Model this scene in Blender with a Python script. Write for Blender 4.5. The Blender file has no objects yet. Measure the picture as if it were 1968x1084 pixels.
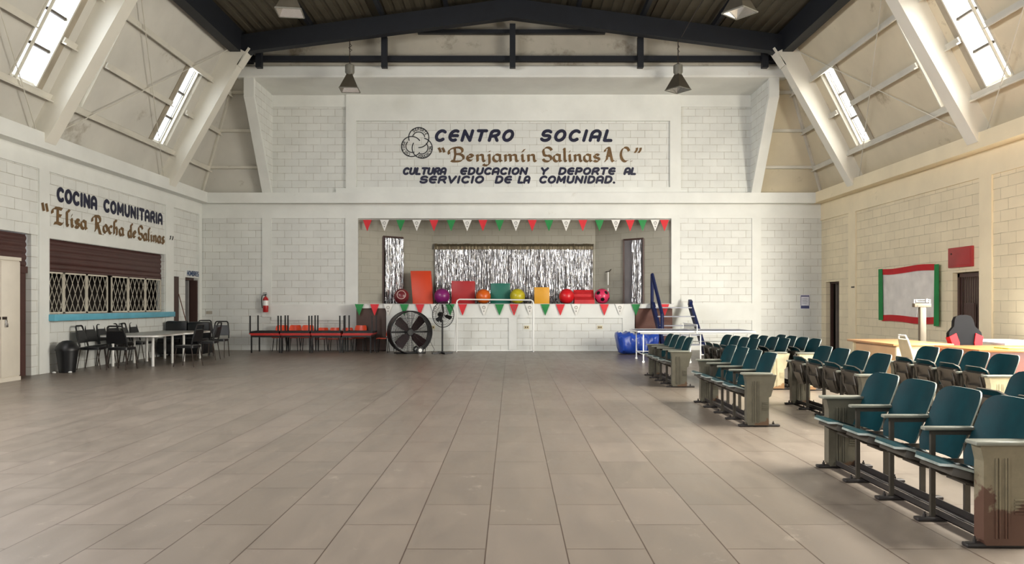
import bpy, bmesh, math, random
from mathutils import Vector, Matrix
random.seed(7)
C = bpy.context.scene.collection
SC = bpy.context.scene

# ------------------------------------------------------------------ camera
F, PX, PY, EYE = 1420.0, 983.0, 584.0, 1.4
cd = bpy.data.cameras.new('camera'); cam = bpy.data.objects.new('camera', cd); C.objects.link(cam)
cam.location = (0, 0, EYE); cam.rotation_euler = (math.pi / 2, 0, 0)
cd.sensor_width = 36; cd.lens = 36 * F / 1968
cd.shift_x = (984 - PX) / 1968; cd.shift_y = (PY - 542) / 1968
cd.clip_start = .05; cd.clip_end = 200
SC.camera = cam
SC.view_settings.view_transform = 'Standard'; SC.view_settings.look = 'None'
SC.view_settings.gamma = 1; SC.view_settings.exposure = -0.56
SC.cycles.use_denoising = True
SC.cycles.max_bounces = 8; SC.cycles.diffuse_bounces = 5
SC.cycles.sample_clamp_indirect = 6

# ------------------------------------------------------------------ world and large lights
w = bpy.data.worlds.new('sky'); SC.world = w; w.use_nodes = True
bg = w.node_tree.nodes['Background']; bg.inputs[0].default_value = (.80, .89, 1, 1); bg.inputs[1].default_value = 1.6

def area(name, loc, rot, sx, sy, power, col):
    l = bpy.data.lights.new(name, 'AREA'); l.shape = 'RECTANGLE'; l.size = sx; l.size_y = sy
    l.energy = power; l.color = col
    o = bpy.data.objects.new(name, l); C.objects.link(o); o.location = loc; o.rotation_euler = rot
    return o
# lamps added out of view to brighten the hall; the panes below add more
area('right_fill', (10.0, 10.0, 2.95), (0, math.radians(68), 0), 2.2, 6.0, 2300, (1, .96, .87))  # added lamp outside an unseen opening, lights the right floor from the side
cl = area('floor_pool_fill', (8.1, 6.9, 6.2), (0, math.radians(15), 0), 1.9, 8.2, 2000, (1, .97, .89)); cl.data.spread = math.radians(86)  # added inside the right glazing to pool light on the floor
area('back_wall_fill', (10.4, 5.15, 1.3), (math.radians(90), 0, math.radians(10)), 1.4, 2.2, 270, (1, .94, .81)).data.spread = math.radians(56)  # added to brighten the right part of the back wall
area('rear_fill', (-1.0, -4.9, 2.6), (math.radians(90), 0, 0), 9, 4.2, 20, (1, .98, .95))  # added weak frontal fill from behind the camera

# ------------------------------------------------------------------ helpers
def lin(c):
    return tuple((x / 255 / 12.92) if x / 255 <= .04045 else ((x / 255 + .055) / 1.055) ** 2.4 for x in c)
class NT:
    def __init__(s, name):
        s.m = bpy.data.materials.new(name); s.m.use_nodes = True; s.t = s.m.node_tree
        s.b = s.t.nodes['Principled BSDF']
    def n(s, typ, **kw):
        k = s.t.nodes.new(typ)
        for a, v in kw.items():
            if a.startswith('i_'):
                key = a[2:]; key = int(key) if key.isdigit() else key.replace('_', ' ')
                k.inputs[key].default_value = v
            else: setattr(k, a, v)
        return k
    def l(s, a, b): s.t.links.new(a, b)
    def ramp(s, fac, stops):
        r = s.n('ShaderNodeValToRGB'); s.l(fac, r.inputs[0]); e = r.color_ramp.elements
        while len(e) < len(stops): e.new(.5)
        for i, (p, c) in enumerate(stops):
            e[i].position = p; e[i].color = (*c, 1) if len(c) == 3 else c
        return r.outputs[0]
    def mix(s, fac, a, b, typ='MIX'):
        m = s.n('ShaderNodeMix', data_type='RGBA', blend_type=typ)
        for inp, v in ((m.inputs[0], fac), (m.inputs[6], a), (m.inputs[7], b)):
            if isinstance(v, (int, float)): inp.default_value = v
            elif isinstance(v, tuple): inp.default_value = (*v, 1) if len(v) == 3 else v
            else: s.l(v, inp)
        return m.outputs[2]
    def coord(s, scale=(1, 1, 1), rot=(0, 0, 0), loc=(0, 0, 0)):
        t = s.n('ShaderNodeTexCoord'); m = s.n('ShaderNodeMapping')
        m.inputs['Scale'].default_value = scale; m.inputs['Rotation'].default_value = rot; m.inputs['Location'].default_value = loc
        s.l(t.outputs['Object'], m.inputs[0]); return m.outputs[0]
    def noise(s, vec, scale, detail=4, rough=.55):
        k = s.n('ShaderNodeTexNoise'); k.inputs['Scale'].default_value = scale
        k.inputs['Detail'].default_value = detail; k.inputs['Roughness'].default_value = rough
        s.l(vec, k.inputs[0]); return k.outputs[0]
    def bump(s, h, strength=.3, dist=.01):
        b = s.n('ShaderNodeBump'); b.inputs['Strength'].default_value = strength; b.inputs['Distance'].default_value = dist
        s.l(h, b.inputs['Height']); s.l(b.outputs[0], s.b.inputs['Normal'])
    def set(s, **kw):
        for k, v in kw.items(): s.b.inputs[k.replace('_', ' ')].default_value = v
MATS = {}
def paint(name, rgb, rough=.5, metal=0.0, var=.12, nscale=3.0, bump=0.0, spec=.5, dirt=None):
    """plain finish with a little procedural unevenness"""
    if name in MATS: return MATS[name]
    k = NT(name); c = lin(rgb); v = k.coord()
    n = k.noise(v, nscale, 5)
    lo = tuple(x * (1 - var) for x in c); hi = tuple(min(1, x * (1 + var)) for x in c)
    col = k.ramp(n, [(.3, lo), (.7, hi)])
    if dirt:
        n2 = k.noise(v, dirt[1], 7, .7)
        f = k.ramp(n2, [(dirt[2], (0, 0, 0)), (min(1, dirt[2] + .14), (1, 1, 1))])
        col = k.mix(f, col, lin(dirt[0]))
    k.l(col, k.b.inputs['Base Color'])
    k.set(Roughness=rough, Metallic=metal); k.b.inputs['Specular IOR Level'].default_value = spec
    if bump: k.bump(k.noise(v, nscale * 12, 4), bump, .004)
    MATS[name] = k.m; return k.m

def block(name, rgb, axis, mortar=(158, 150, 134), bw=.437, bh=.2165, off=(0, 0)):
    """painted concrete blocks with irregular thin joints; axis = horizontal axis of the wall"""
    k = NT(name); c = lin(rgb)
    t = k.n('ShaderNodeTexCoord'); sp = k.n('ShaderNodeSeparateXYZ'); k.l(t.outputs['Object'], sp.inputs[0])
    cb = k.n('ShaderNodeCombineXYZ'); k.l(sp.outputs['X' if axis == 'x' else 'Y'], cb.inputs[0]); k.l(sp.outputs['Z'], cb.inputs[1])
    mp = k.n('ShaderNodeMapping'); mp.inputs['Location'].default_value = (off[0], off[1], 0); k.l(cb.outputs[0], mp.inputs[0])
    nz = k.n('ShaderNodeTexNoise'); nz.inputs['Scale'].default_value = 5; k.l(mp.outputs[0], nz.inputs[0])
    va = k.n('ShaderNodeVectorMath', operation='MULTIPLY_ADD'); va.inputs[1].default_value = (.010, .010, 0)
    k.l(nz.outputs['Color'], va.inputs[0]); k.l(mp.outputs[0], va.inputs[2])
    br = k.n('ShaderNodeTexBrick'); k.l(va.outputs[0], br.inputs['Vector'])
    br.inputs['Scale'].default_value = 1; br.inputs['Brick Width'].default_value = bw; br.inputs['Row Height'].default_value = bh
    br.inputs['Mortar Size'].default_value = .006; br.inputs['Mortar Smooth'].default_value = .3
    br.inputs['Color1'].default_value = (1, 1, 1, 1); br.inputs['Color2'].default_value = (.93, .93, .93, 1); br.inputs['Mortar'].default_value = (1, 1, 1, 1)
    n = k.noise(mp.outputs[0], 1.1, 6, .6)
    base = k.ramp(n, [(.3, tuple(x * .90 for x in c)), (.7, tuple(x * 1.03 for x in c))])
    base = k.mix(1.0, base, br.outputs['Color'], 'MULTIPLY')
    n2 = k.noise(mp.outputs[0], 2.6, 4, .6)
    vis = k.ramp(n2, [(.34, (.25, .25, .25)), (.62, (1, 1, 1))])
    f = k.n('ShaderNodeMath', operation='MULTIPLY'); k.l(br.outputs['Fac'], f.inputs[0]); k.l(vis, f.inputs[1])
    col = k.mix(f.outputs[0], base, lin(mortar))
    k.l(col, k.b.inputs['Base Color']); k.set(Roughness=.55)
    inv = k.n('ShaderNodeMath', operation='SUBTRACT'); inv.inputs[0].default_value = 1; k.l(br.outputs['Fac'], inv.inputs[1])
    k.bump(inv.outputs[0], .5, .012)
    MATS[name] = k.m; return k.m

class MB:
    """collects simple shapes into ONE mesh"""
    def __init__(s): s.v = []; s.f = []; s.mi = []; s.cur = 0
    def add(s, vs, fs, M=None):
        o = len(s.v)
        s.v += [tuple(M @ Vector(p)) if M else tuple(p) for p in vs]
        s.f += [tuple(i + o for i in f) for f in fs]; s.mi += [s.cur] * len(fs); return s
    def box(s, c, d, M=None, rz=0, bev=0):
        x, y, z = d[0] / 2, d[1] / 2, d[2] / 2
        R = Matrix.Translation(c) @ Matrix.Rotation(rz, 4, 'Z')
        if M: R = M @ R
        if bev:
            bm = bmesh.new(); bmesh.ops.create_cube(bm, size=1); bmesh.ops.scale(bm, vec=d, verts=bm.verts)
            bmesh.ops.bevel(bm, geom=bm.edges[:], offset=bev, segments=2, affect='EDGES', profile=.5)
            bm.verts.index_update(); vs = [v.co.copy() for v in bm.verts]; fs = [[v.index for v in f.verts] for f in bm.faces]; bm.free()
            return s.add(vs, fs, R)
        vs = [(-x, -y, -z), (x, -y, -z), (x, y, -z), (-x, y, -z), (-x, -y, z), (x, -y, z), (x, y, z), (-x, y, z)]
        return s.add(vs, [(0, 3, 2, 1), (4, 5, 6, 7), (0, 1, 5, 4), (1, 2, 6, 5), (2, 3, 7, 6), (3, 0, 4, 7)], R)
    def b2(s, lo, hi, **k):
        return s.box([(a + b) / 2 for a, b in zip(lo, hi)], [abs(b - a) for a, b in zip(lo, hi)], **k)
    def bar(s, p, q, wd, ht, up=(0, 0, 1)):
        p, q = Vector(p), Vector(q); d = (q - p); L = d.length; d.normalize(); up = Vector(up)
        if abs(d.dot(up)) > .98: up = Vector((0, 1, 0))
        a = d.cross(up).normalized(); b = a.cross(d).normalized()
        M = Matrix((( *[0]*4,),)*4); M = Matrix.Identity(4)
        for i in range(3): M[i][0] = d[i]; M[i][1] = a[i]; M[i][2] = b[i]; M[i][3] = (p[i] + q[i]) / 2
        return s.box((0, 0, 0), (L, wd, ht), M=M)
    def tube(s, pts, r, n=8, closed=False, taper=None):
        pts = [Vector(p) for p in pts]; N = len(pts); rings = []; up = None
        for i, p in enumerate(pts):
            if closed: d = pts[(i + 1) % N] - pts[i - 1]
            else: d = pts[min(i + 1, N - 1)] - pts[max(i - 1, 0)]
            d.normalize()
            if up is None: up = Vector((0, 0, 1)) if abs(d.z) < .9 else Vector((1, 0, 0))
            a = d.cross(up)
            if a.length < 1e-4: a = d.cross(Vector((0, 1, 0)))
            a.normalize(); b = a.cross(d).normalized(); up = b
            rr = r if taper is None else r * taper[i]
            rings.append([p + a * (rr * math.cos(2 * math.pi * k / n)) + b * (rr * math.sin(2 * math.pi * k / n)) for k in range(n)])
        vs = [v for R in rings for v in R]; fs = []
        for i in range(N if closed else N - 1):
            j = (i + 1) % N
            for k in range(n): fs.append((i * n + k, i * n + (k + 1) % n, j * n + (k + 1) % n, j * n + k))
        if not closed: fs += [tuple(range(n))[::-1], tuple((N - 1) * n + k for k in range(n))]
        return s.add(vs, fs)
    def lathe(s, prof, n=24, M=None, caps=True):
        vs = []; fs = []; m = len(prof)
        for k in range(n):
            a = 2 * math.pi * k / n
            for r, z in prof: vs.append((r * math.cos(a), r * math.sin(a), z))
        for k in range(n):
            j = (k + 1) % n
            for i in range(m - 1): fs.append((k * m + i, j * m + i, j * m + i + 1, k * m + i + 1))
        if caps and prof[0][0] > 1e-6: fs.append(tuple(k * m for k in range(n))[::-1])
        if caps and prof[-1][0] > 1e-6: fs.append(tuple(k * m + m - 1 for k in range(n)))
        return s.add(vs, fs, M)
    def cyl(s, p, q, r, n=16):
        p, q = Vector(p), Vector(q); d = q - p
        M = Matrix.Translation(p) @ d.to_track_quat('Z', 'Y').to_matrix().to_4x4()
        return s.lathe([(r, 0), (r, d.length)], n, M)
    def sphere(s, c, r, n=24, sc=(1, 1, 1)):
        m = n // 2
        prof = [(r * math.sin(math.pi * i / m), -r * math.cos(math.pi * i / m)) for i in range(m + 1)]
        return s.lathe(prof, n, Matrix.Translation(c) @ Matrix.Diagonal((*sc, 1)))
    def prism(s, poly, M, depth):
        """poly in local xy, extruded along local z"""
        n = len(poly); vs = [(x, y, 0) for x, y in poly] + [(x, y, depth) for x, y in poly]
        fs = [tuple(range(n))[::-1], tuple(range(n, 2 * n))] + [(i, (i + 1) % n, n + (i + 1) % n, n + i) for i in range(n)]
        return s.add(vs, fs, M)
    def quad(s, a, b, c, d): return s.add([a, b, c, d], [(0, 1, 2, 3)])
    def mesh(s, name, mats, smooth=True, angle=35):
        me = bpy.data.meshes.new(name); me.from_pydata(s.v, [], s.f); me.update()
        for m in (mats if isinstance(mats, (list, tuple)) else [mats]): me.materials.append(m)
        if any(s.mi): me.polygons.foreach_set('material_index', s.mi)
        bm = bmesh.new(); bm.from_mesh(me); bmesh.ops.recalc_face_normals(bm, faces=bm.faces); bm.to_mesh(me); bm.free()
        if smooth:
            me.polygons.foreach_set('use_smooth', [True] * len(me.polygons)); me.set_sharp_from_angle(angle=math.radians(angle))
        return me
    def build(s, name, mats, parent=None, loc=(0, 0, 0), rz=0, **k):
        return link(name, s.mesh(name, mats, **k), parent, loc, rz)
def link(name, me, parent=None, loc=(0, 0, 0), rz=0):
    o = bpy.data.objects.new(name, me); C.objects.link(o); o.location = loc; o.rotation_euler = (0, 0, rz)
    if parent is not None: o.parent = parent
    return o
def tag(o, label, cat, group=None, kind=None):
    o['label'] = label; o['category'] = cat
    if group: o['group'] = group
    if kind: o['kind'] = kind
    return o
def thing(name, label, cat, loc=(0, 0, 0), rz=0, group=None):
    o = bpy.data.objects.new(name, None); C.objects.link(o); o.empty_display_size = .1
    o.location = loc; o.rotation_euler = (0, 0, rz); return tag(o, label, cat, group)
def struct(o): o['kind'] = 'structure'; return o
def copy_tree(o, parent=None):
    c = o.copy(); C.objects.link(c)
    if parent is not None: c.parent = parent
    for ch in list(o.children): copy_tree(ch, c)
    return c
def at(px, py, Y): return Vector(((px - PX) * Y / F, Y, EYE + (PY - py) * Y / F))
def arcp(cx, cy, rx, ry, a0, a1, n=10):
    return [(cx + rx * math.cos(math.radians(a0 + (a1 - a0) * i / n)), cy + ry * math.sin(math.radians(a0 + (a1 - a0) * i / n))) for i in range(n + 1)]
ORD = 'first second third fourth fifth sixth seventh eighth ninth tenth eleventh twelfth thirteenth fourteenth fifteenth sixteenth seventeenth eighteenth nineteenth twentieth'.split()

# ------------------------------------------------------------------ materials
WHITE = (224, 225, 220)
CREAM = (234, 220, 188)
m_smooth = paint('white_paint', WHITE, .6, var=.06, nscale=1.2, dirt=((186, 181, 168), 1.3, .66))
m_bx = block('painted_blocks_back', WHITE, 'x', off=(.1, .05))
m_by = block('painted_blocks_side', WHITE, 'y', bh=.2165, off=(0, .05))
m_steelwhite = paint('dusty_white_steel', (206, 202, 190), .55, var=.1, nscale=1.5, dirt=((140, 128, 108), 1.1, .62))
m_sheet = paint('dusty_sheet_cladding', (202, 199, 190), .6, var=.10, nscale=.7, dirt=((150, 141, 124), .9, .60))
m_frame = paint('white_frame_steel', (222, 218, 206), .35, var=.06, nscale=.8, dirt=((160, 148, 124), .8, .66))
m_dark = paint('navy_black_steel', (15, 19, 27), .6, var=.2)
m_roof = paint('brown_roof_sheet', (74, 68, 54), .7, var=.1)
m_brown = paint('brown_enamel', (74, 46, 42), .45, var=.12)
m_door = paint('brown_door', (70, 48, 42), .5, var=.12)
m_black = paint('black_plastic', (13, 13, 15), .42, var=.15)
m_vinyl = paint('black_vinyl', (14, 15, 18), .38, var=.2)
m_tube = paint('dark_bronze_tube', (62, 52, 46), .4, .5)
m_blacktube = paint('black_tube', (16, 15, 15), .45)
m_void = paint('dark_interior', (44, 37, 32), .9)
m_whiteplastic = paint('white_enamel', (232, 232, 228), .35, var=.03)
m_chrome = paint('dull_chrome', (190, 190, 190), .25, 1)
m_warmsheet = paint('dusty_bounce_tinted_cladding', (208, 197, 172), .6, var=.10, nscale=.7, dirt=((150, 134, 106), .9, .60))  # same dusty cladding, with warm bounce light tinted into its colour
m_jamb = paint('weathered_jamb', (158, 148, 130), .6, var=.15, nscale=2)
def m_floor():
    k = NT('grey_brown_plank_tile')
    t = k.n('ShaderNodeTexCoord'); sp = k.n('ShaderNodeSeparateXYZ'); k.l(t.outputs['Object'], sp.inputs[0])
    cb = k.n('ShaderNodeCombineXYZ'); k.l(sp.outputs['Y'], cb.inputs[0]); k.l(sp.outputs['X'], cb.inputs[1])
    mp = k.n('ShaderNodeMapping'); mp.inputs['Location'].default_value = (.43, .146, 0); k.l(cb.outputs[0], mp.inputs[0])
    br = k.n('ShaderNodeTexBrick'); k.l(mp.outputs[0], br.inputs['Vector'])
    br.inputs['Scale'].default_value = 1; br.inputs['Brick Width'].default_value = .93; br.inputs['Row Height'].default_value = .4575
    br.inputs['Mortar Size'].default_value = .0042; br.inputs['Mortar Smooth'].default_value = .1; br.offset = .5
    a, b = lin((118, 107, 96)), lin((109, 99, 88))
    br.inputs['Color1'].default_value = (*a, 1); br.inputs['Color2'].default_value = (*b, 1); br.inputs['Mortar'].default_value = (*lin((70, 56, 46)), 1)
    m2 = k.n('ShaderNodeMapping'); m2.inputs['Scale'].default_value = (1.2, 3.5, 1); k.l(mp.outputs[0], m2.inputs[0])
    n1 = k.noise(m2.outputs[0], 1.3, 8, .65)
    g = k.ramp(n1, [(.3, (.84, .84, .85)), (.7, (1.1, 1.1, 1.09))])
    col = k.mix(1.0, br.outputs['Color'], g, 'MULTIPLY')
    n2 = k.noise(mp.outputs[0], 3.4, 9, .75)
    col = k.mix(k.ramp(n2, [(.60, (0, 0, 0)), (.80, (.5, .5, .5))]), col, lin((196, 182, 164)))
    k.l(col, k.b.inputs['Base Color'])
    k.l(k.ramp(n1, [(.3, (.30,) * 3), (.7, (.42,) * 3)]), k.b.inputs['Roughness'])
    inv = k.n('ShaderNodeMath', operation='SUBTRACT'); inv.inputs[0].default_value = 1; k.l(br.outputs['Fac'], inv.inputs[1])
    k.bump(inv.outputs[0], .4, .004)
    return k.m
def glow(name, rgb, strength):
    k = NT(name); k.set(Base_Color=(*rgb, 1), Roughness=.3, Emission_Color=(*rgb, 1), Emission_Strength=strength); return k.m
m_paneL = glow('daylit_pane_cool', (.88, .94, 1), 10); m_wideL = glow('fill_glazing_cool', (.97, .97, 1), 62)  # the wide glazing glows in unseen bays, added to brighten the hall
m_paneR = glow('daylit_pane_warm', (1, .98, .93), 24); m_wideR = glow('fill_glazing_warm', (1, .97, .90), 14)

# ------------------------------------------------------------------ room shell
XW, YB, YR = 9.4, 22.4, -4.5          # half width, back wall, rear wall behind the camera
ZC0, ZC1 = 4.43, 4.74                 # cornice beam
fl = MB().quad((-XW - 2, YR - 1, 0), (XW + 6, YR - 1, 0), (XW + 6, YB + 3, 0), (-XW - 2, YB + 3, 0)).build('floor', m_floor(), smooth=False); struct(fl)

def holed(mb, P, u0, u1, z0, z1, holes, depth, slot=0):
    """faces of a wall rectangle with holes; P(u, z, d) gives the point d behind the face"""
    mb.cur = slot
    us = sorted({u0, u1, *[h[i] for h in holes for i in (0, 1)]}); zs = sorted({z0, z1, *[h[i] for h in holes for i in (2, 3)]})
    for a, b in zip(us, us[1:]):
        for c, d in zip(zs, zs[1:]):
            if a < u0 - 1e-6 or b > u1 + 1e-6 or c < z0 - 1e-6 or d > z1 + 1e-6: continue
            if any(h[0] <= a + 1e-6 and b <= h[1] + 1e-6 and h[2] <= c + 1e-6 and d <= h[3] + 1e-6 for h in holes): continue
            mb.quad(P(a, c, 0), P(b, c, 0), P(b, d, 0), P(a, d, 0))
    for (a, b, c, d) in holes:
        mb.quad(P(a, c, 0), P(a, d, 0), P(a, d, depth), P(a, c, depth)); mb.quad(P(b, c, 0), P(b, d, 0), P(b, d, depth), P(b, c, depth))
        mb.quad(P(a, d, 0), P(b, d, 0), P(b, d, depth), P(a, d, depth))
        if c > .01: mb.quad(P(a, c, 0), P(b, c, 0), P(b, c, depth), P(a, c, depth))
def strip(mb, P, u0, u1, z0, z1, pr=.035):
    a = P(u0, z0, 0.01); b = P(u1, z1, -pr); mb.cur = 1; mb.b2([min(i, j) for i, j in zip(a, b)], [max(i, j) for i, j in zip(a, b)]); mb.cur = 0
PL = lambda u, z, d: (-XW - d, u, z)
PR = lambda u, z, d: (XW + d, u, z)
PB = lambda u, z, d: (u, YB + d, z)
# left wall
GATE1 = (10.6, 14.46, 0, 2.77); SERV = (14.99, 20.02, 1.19, 2.73); DA = (20.52, 20.9, 0, 2.17); DB = (21.29, 22.15, 0, 2.17)
mb = MB(); holed(mb, PL, YR, YB, 0, ZC1, [GATE1, SERV, DA, DB], .22)
strip(mb, PL, YR, YB, 4.08, ZC0)
for a, b, z in ((14.66, 14.98, 0), (20.03, 20.5, 0), (9.1, 9.5, 0), (3.85, 4.25, 0), (-1.4, -1.0, 0)): strip(mb, PL, a, b, z, 4.08)
strip(mb, PL, 14.98, 20.03, 2.74, 2.98, .02); strip(mb, PL, 22.16, 22.36, 0, 4.08)
struct(mb.build('wall_left', [m_by, m_smooth], smooth=False))
# right wall
BARD = (14.86, 15.74, 0, 2.06); RD = (21.2, 22.08, 0, 2.05); FILL_GAP = (4.7, 13.2, 0, 4.2)  # the widest opening is unseen, added so side light can enter
mb = MB(); holed(mb, PR, YR, YB, 0, ZC1, [BARD, RD, FILL_GAP], .22)
strip(mb, PR, YR, YB, 3.92, ZC0)
for a, b, z in ((14.42, 14.8, 0), (20.13, 20.55, 0), (3.85, 4.25, 0), (-1.4, -1.0, 0)): strip(mb, PR, a, b, z, 3.92)
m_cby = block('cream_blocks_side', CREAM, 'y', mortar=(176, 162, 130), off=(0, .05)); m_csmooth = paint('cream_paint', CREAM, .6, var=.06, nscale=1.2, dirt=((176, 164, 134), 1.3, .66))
struct(mb.build('wall_right', [m_cby, m_csmooth], smooth=False))
# back wall: lower part with the stage opening, upper part with the painted sign
SX0, SX1, SZ0, SZ1 = -4.65, 4.84, 0.0, 3.98
mb = MB(); holed(mb, PB, -XW, XW, 0, ZC1, [(SX0, SX1, SZ0, SZ1)], .05)
strip(mb, PB, -XW, XW, 3.99, ZC0)                                   # lintel band
strip(mb, PB, -7.55, -7.27, 1.0, 3.99); strip(mb, PB, -5.03, SX0, 0, 3.99); strip(mb, PB, SX1, 5.10, 0, 3.99); strip(mb, PB, 7.28, 7.56, 0, 3.99)
strip(mb, PB, -7.27, -5.03, .9, 1.40); strip(mb, PB, 5.10, 7.28, .9, 1.42); strip(mb, PB, 5.10, 7.28, 0, .08); strip(mb, PB, -7.27, -5.03, 0, .08)
struct(mb.build('wall_back', [m_bx, m_smooth], smooth=False))
mb = MB(); holed(mb, PB, -7.3, 7.3, ZC1, 7.95, [], .05)
strip(mb, PB, -5.0, 5.12, 6.93, 7.72, .09); strip(mb, PB, -7.3, -5.0, 7.36, 7.72, .04); strip(mb, PB, 5.12, 7.3, 7.36, 7.72, .04)
strip(mb, PB, -5.0, -4.69, 4.74, 6.93, .09); strip(mb, PB, 4.79, 5.12, 4.74, 6.93, .09); strip(mb, PB, -4.69, 4.79, 4.74, 4.93, .09)
strip(mb, PB, -5.3, -5.0, 4.74, 4.9, .09); strip(mb, PB, 5.12, 5.3, 4.74, 4.84, .09)
struct(mb.build('wall_sign', [m_bx, m_smooth], smooth=False))
# wall behind the camera; its wide opening is added for fill light
mb = MB(); holed(mb, lambda u, z, d: (u, YR - d, z), -XW, XW, 0, 9.9, [(-5.6, 3.6, 0, 4.7)], .2)
struct(mb.build('wall_rear', [m_bx], smooth=False))
# cornice beams
MBX = .3
struct(MB().b2((-XW, YR, ZC0), (-XW + MBX, YB, ZC1)).build('beam_left', m_smooth, smooth=False))
struct(MB().b2((XW - MBX, YR, ZC0), (XW, YB, ZC1)).build('beam_right', m_csmooth, smooth=False))
struct(MB().b2((-XW + MBX, YB - MBX, ZC0 - .01), (XW - MBX, YB, ZC1 - .01)).build('beam_back', m_smooth, smooth=False))

# sloping clerestory: t = 0 at the cornice, 1 at the eave
def SL(side, t, Y, d=0.0):
    """point on the sloping side wall; d = distance inward"""
    nx, nz = .89, -.456
    return Vector((side * (9.4 - 1.85 * t - nx * d), Y, 4.74 + 3.61 * t + nz * d))
FRAMES = [19.83, 14.57, 9.31, 4.05, -1.21]
def win_spans():
    out = []
    for y in FRAMES: out += [(y - 1.33, y - .60), (y + .30, y + .88)] if y > 14 else [(y - 2.2, y - .60), (y + .30, y + 2.2)]   # unseen bays get wider glazing, added to light the hall
    return [s for s in out if s[1] < 19.4]
WT0, WT1 = .215, .725
for side, nm in ((-1, 'left'), (1, 'right')):
    mb = MB(); P = lambda u, t, d: SL(side, t, u, -d)
    holed(mb, P, YR, 20.6, 0, 1.12, [(a, b, WT0, WT1) for a, b in win_spans()], .12)
    mb.add([SL(side, 0, 20.6), SL(side, 0, 22.4), SL(side, 1, 20.6), SL(side, 1.12, 20.6)], [(0, 1, 2), (2, 2, 3)][:1])
    struct(mb.build('wall_clerestory_' + nm, m_sheet if side < 0 else m_warmsheet, smooth=False))
    # hip panel facing the room beside the canopy
    mb = MB().quad((side * 9.4, 22.4, 4.74), (side * 7.3, 22.4, 4.74), (side * 7.3, 20.55, 8.45), (side * 7.5, 20.55, 8.45))
    struct(mb.build('wall_hip_' + nm, m_sheet if side < 0 else m_warmsheet, smooth=False))
    # girts
    for t in (.2, .47, .74):
        mb = MB()
        segs = [(YR, 20.6 + (1 - t) * 1.8 - .03)]
        if t == .47:
            ys = sorted(win_spans()); segs = []; prev = YR
            for a, b in ys:
                if a > prev: segs.append((prev, a - .03))
                prev = b + .03
            segs.append((prev, 20.6 + .53 * 1.8))
        hh = .13 if t != .47 else .10
        for a, b in segs:
            if b - a < .05: continue
            mb.bar(SL(side, t, a, .05), SL(side, t, b, .05), .10, hh * .5, up=(side * -.89, 0, -.456))
            mb.bar(SL(side, t - .015, a, .09), SL(side, t - .015, b, .09), .03, hh, up=(side * -.89, 0, -.456))
        Yc = 22.4 - 1.8 * t
        a = SL(side, t, Yc - .04); b = Vector((side * 7.3, Yc - .04, a.z))
        mb.bar(a, b, .10, .08)
        struct(mb.build('beam_girt_' + nm, m_steelwhite, smooth=False))
    # darker posts beside the windows, corner post
    for i, (a, b) in enumerate(win_spans()):
        y = a - .10 if i % 2 == 0 else b + .10
        struct(MB().bar(SL(side, .2, y, .012), SL(side, .74, y, .012), .02, .15, up=(0, 1, 0)).build('trim_jamb', m_jamb, smooth=False))
    struct(MB().bar(SL(side, 0, 22.36, .03), SL(side, 1, 20.57, .03), .05, .12, up=(0, 1, 0)).build('trim_hip', m_steelwhite, smooth=False))
    # frame columns
    for k, y in enumerate(FRAMES):
        mb = MB(); prof = []
        t0, t1 = -.005, 1.0
        pts = [SL(side, t0, y, -.02), SL(side, t0, y, .36), SL(side, t1, y, .52), SL(side, t1, y, -.02)]
        vs = [(p.x, y - .17, p.z) for p in pts] + [(p.x, y + .17, p.z) for p in pts]
        mb.add(vs, [(0, 1, 2, 3), (4, 5, 6, 7), (0, 1, 5, 4), (1, 2, 6, 5), (2, 3, 7, 6), (3, 0, 4, 7)])
        a, b = SL(side, .9, y, .50), SL(side, 1.035, y, .56)
        mb.bar(a, b, .34, .05, up=(side * -.89, 0, -.456))
        struct(mb.build('column_' + nm, m_frame, smooth=False))
    # bracing rods
    for y1, y0 in zip(FRAMES, FRAMES[1:]):
        a, b = y0 + .2, y1 - .2
        for p, q in (((0.02, a), (.97, b)), ((.97, a), (0.02, b))):
            mb = MB().tube([SL(side, p[0], p[1], .14), SL(side, q[0], q[1], .14)], .011, 6)
            tag(mb.build('brace_rod', m_steelwhite), 'thin steel rod bracing the sloping %s clerestory corner to corner, %s' % (nm, ('rising' if p[0] < .5 else 'falling') + ' towards the stage, in the bay ending at %s column from it' % ORD[FRAMES.index(y1)]), 'bracing rod', 'clerestory bracing rods', 'structure')
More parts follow.
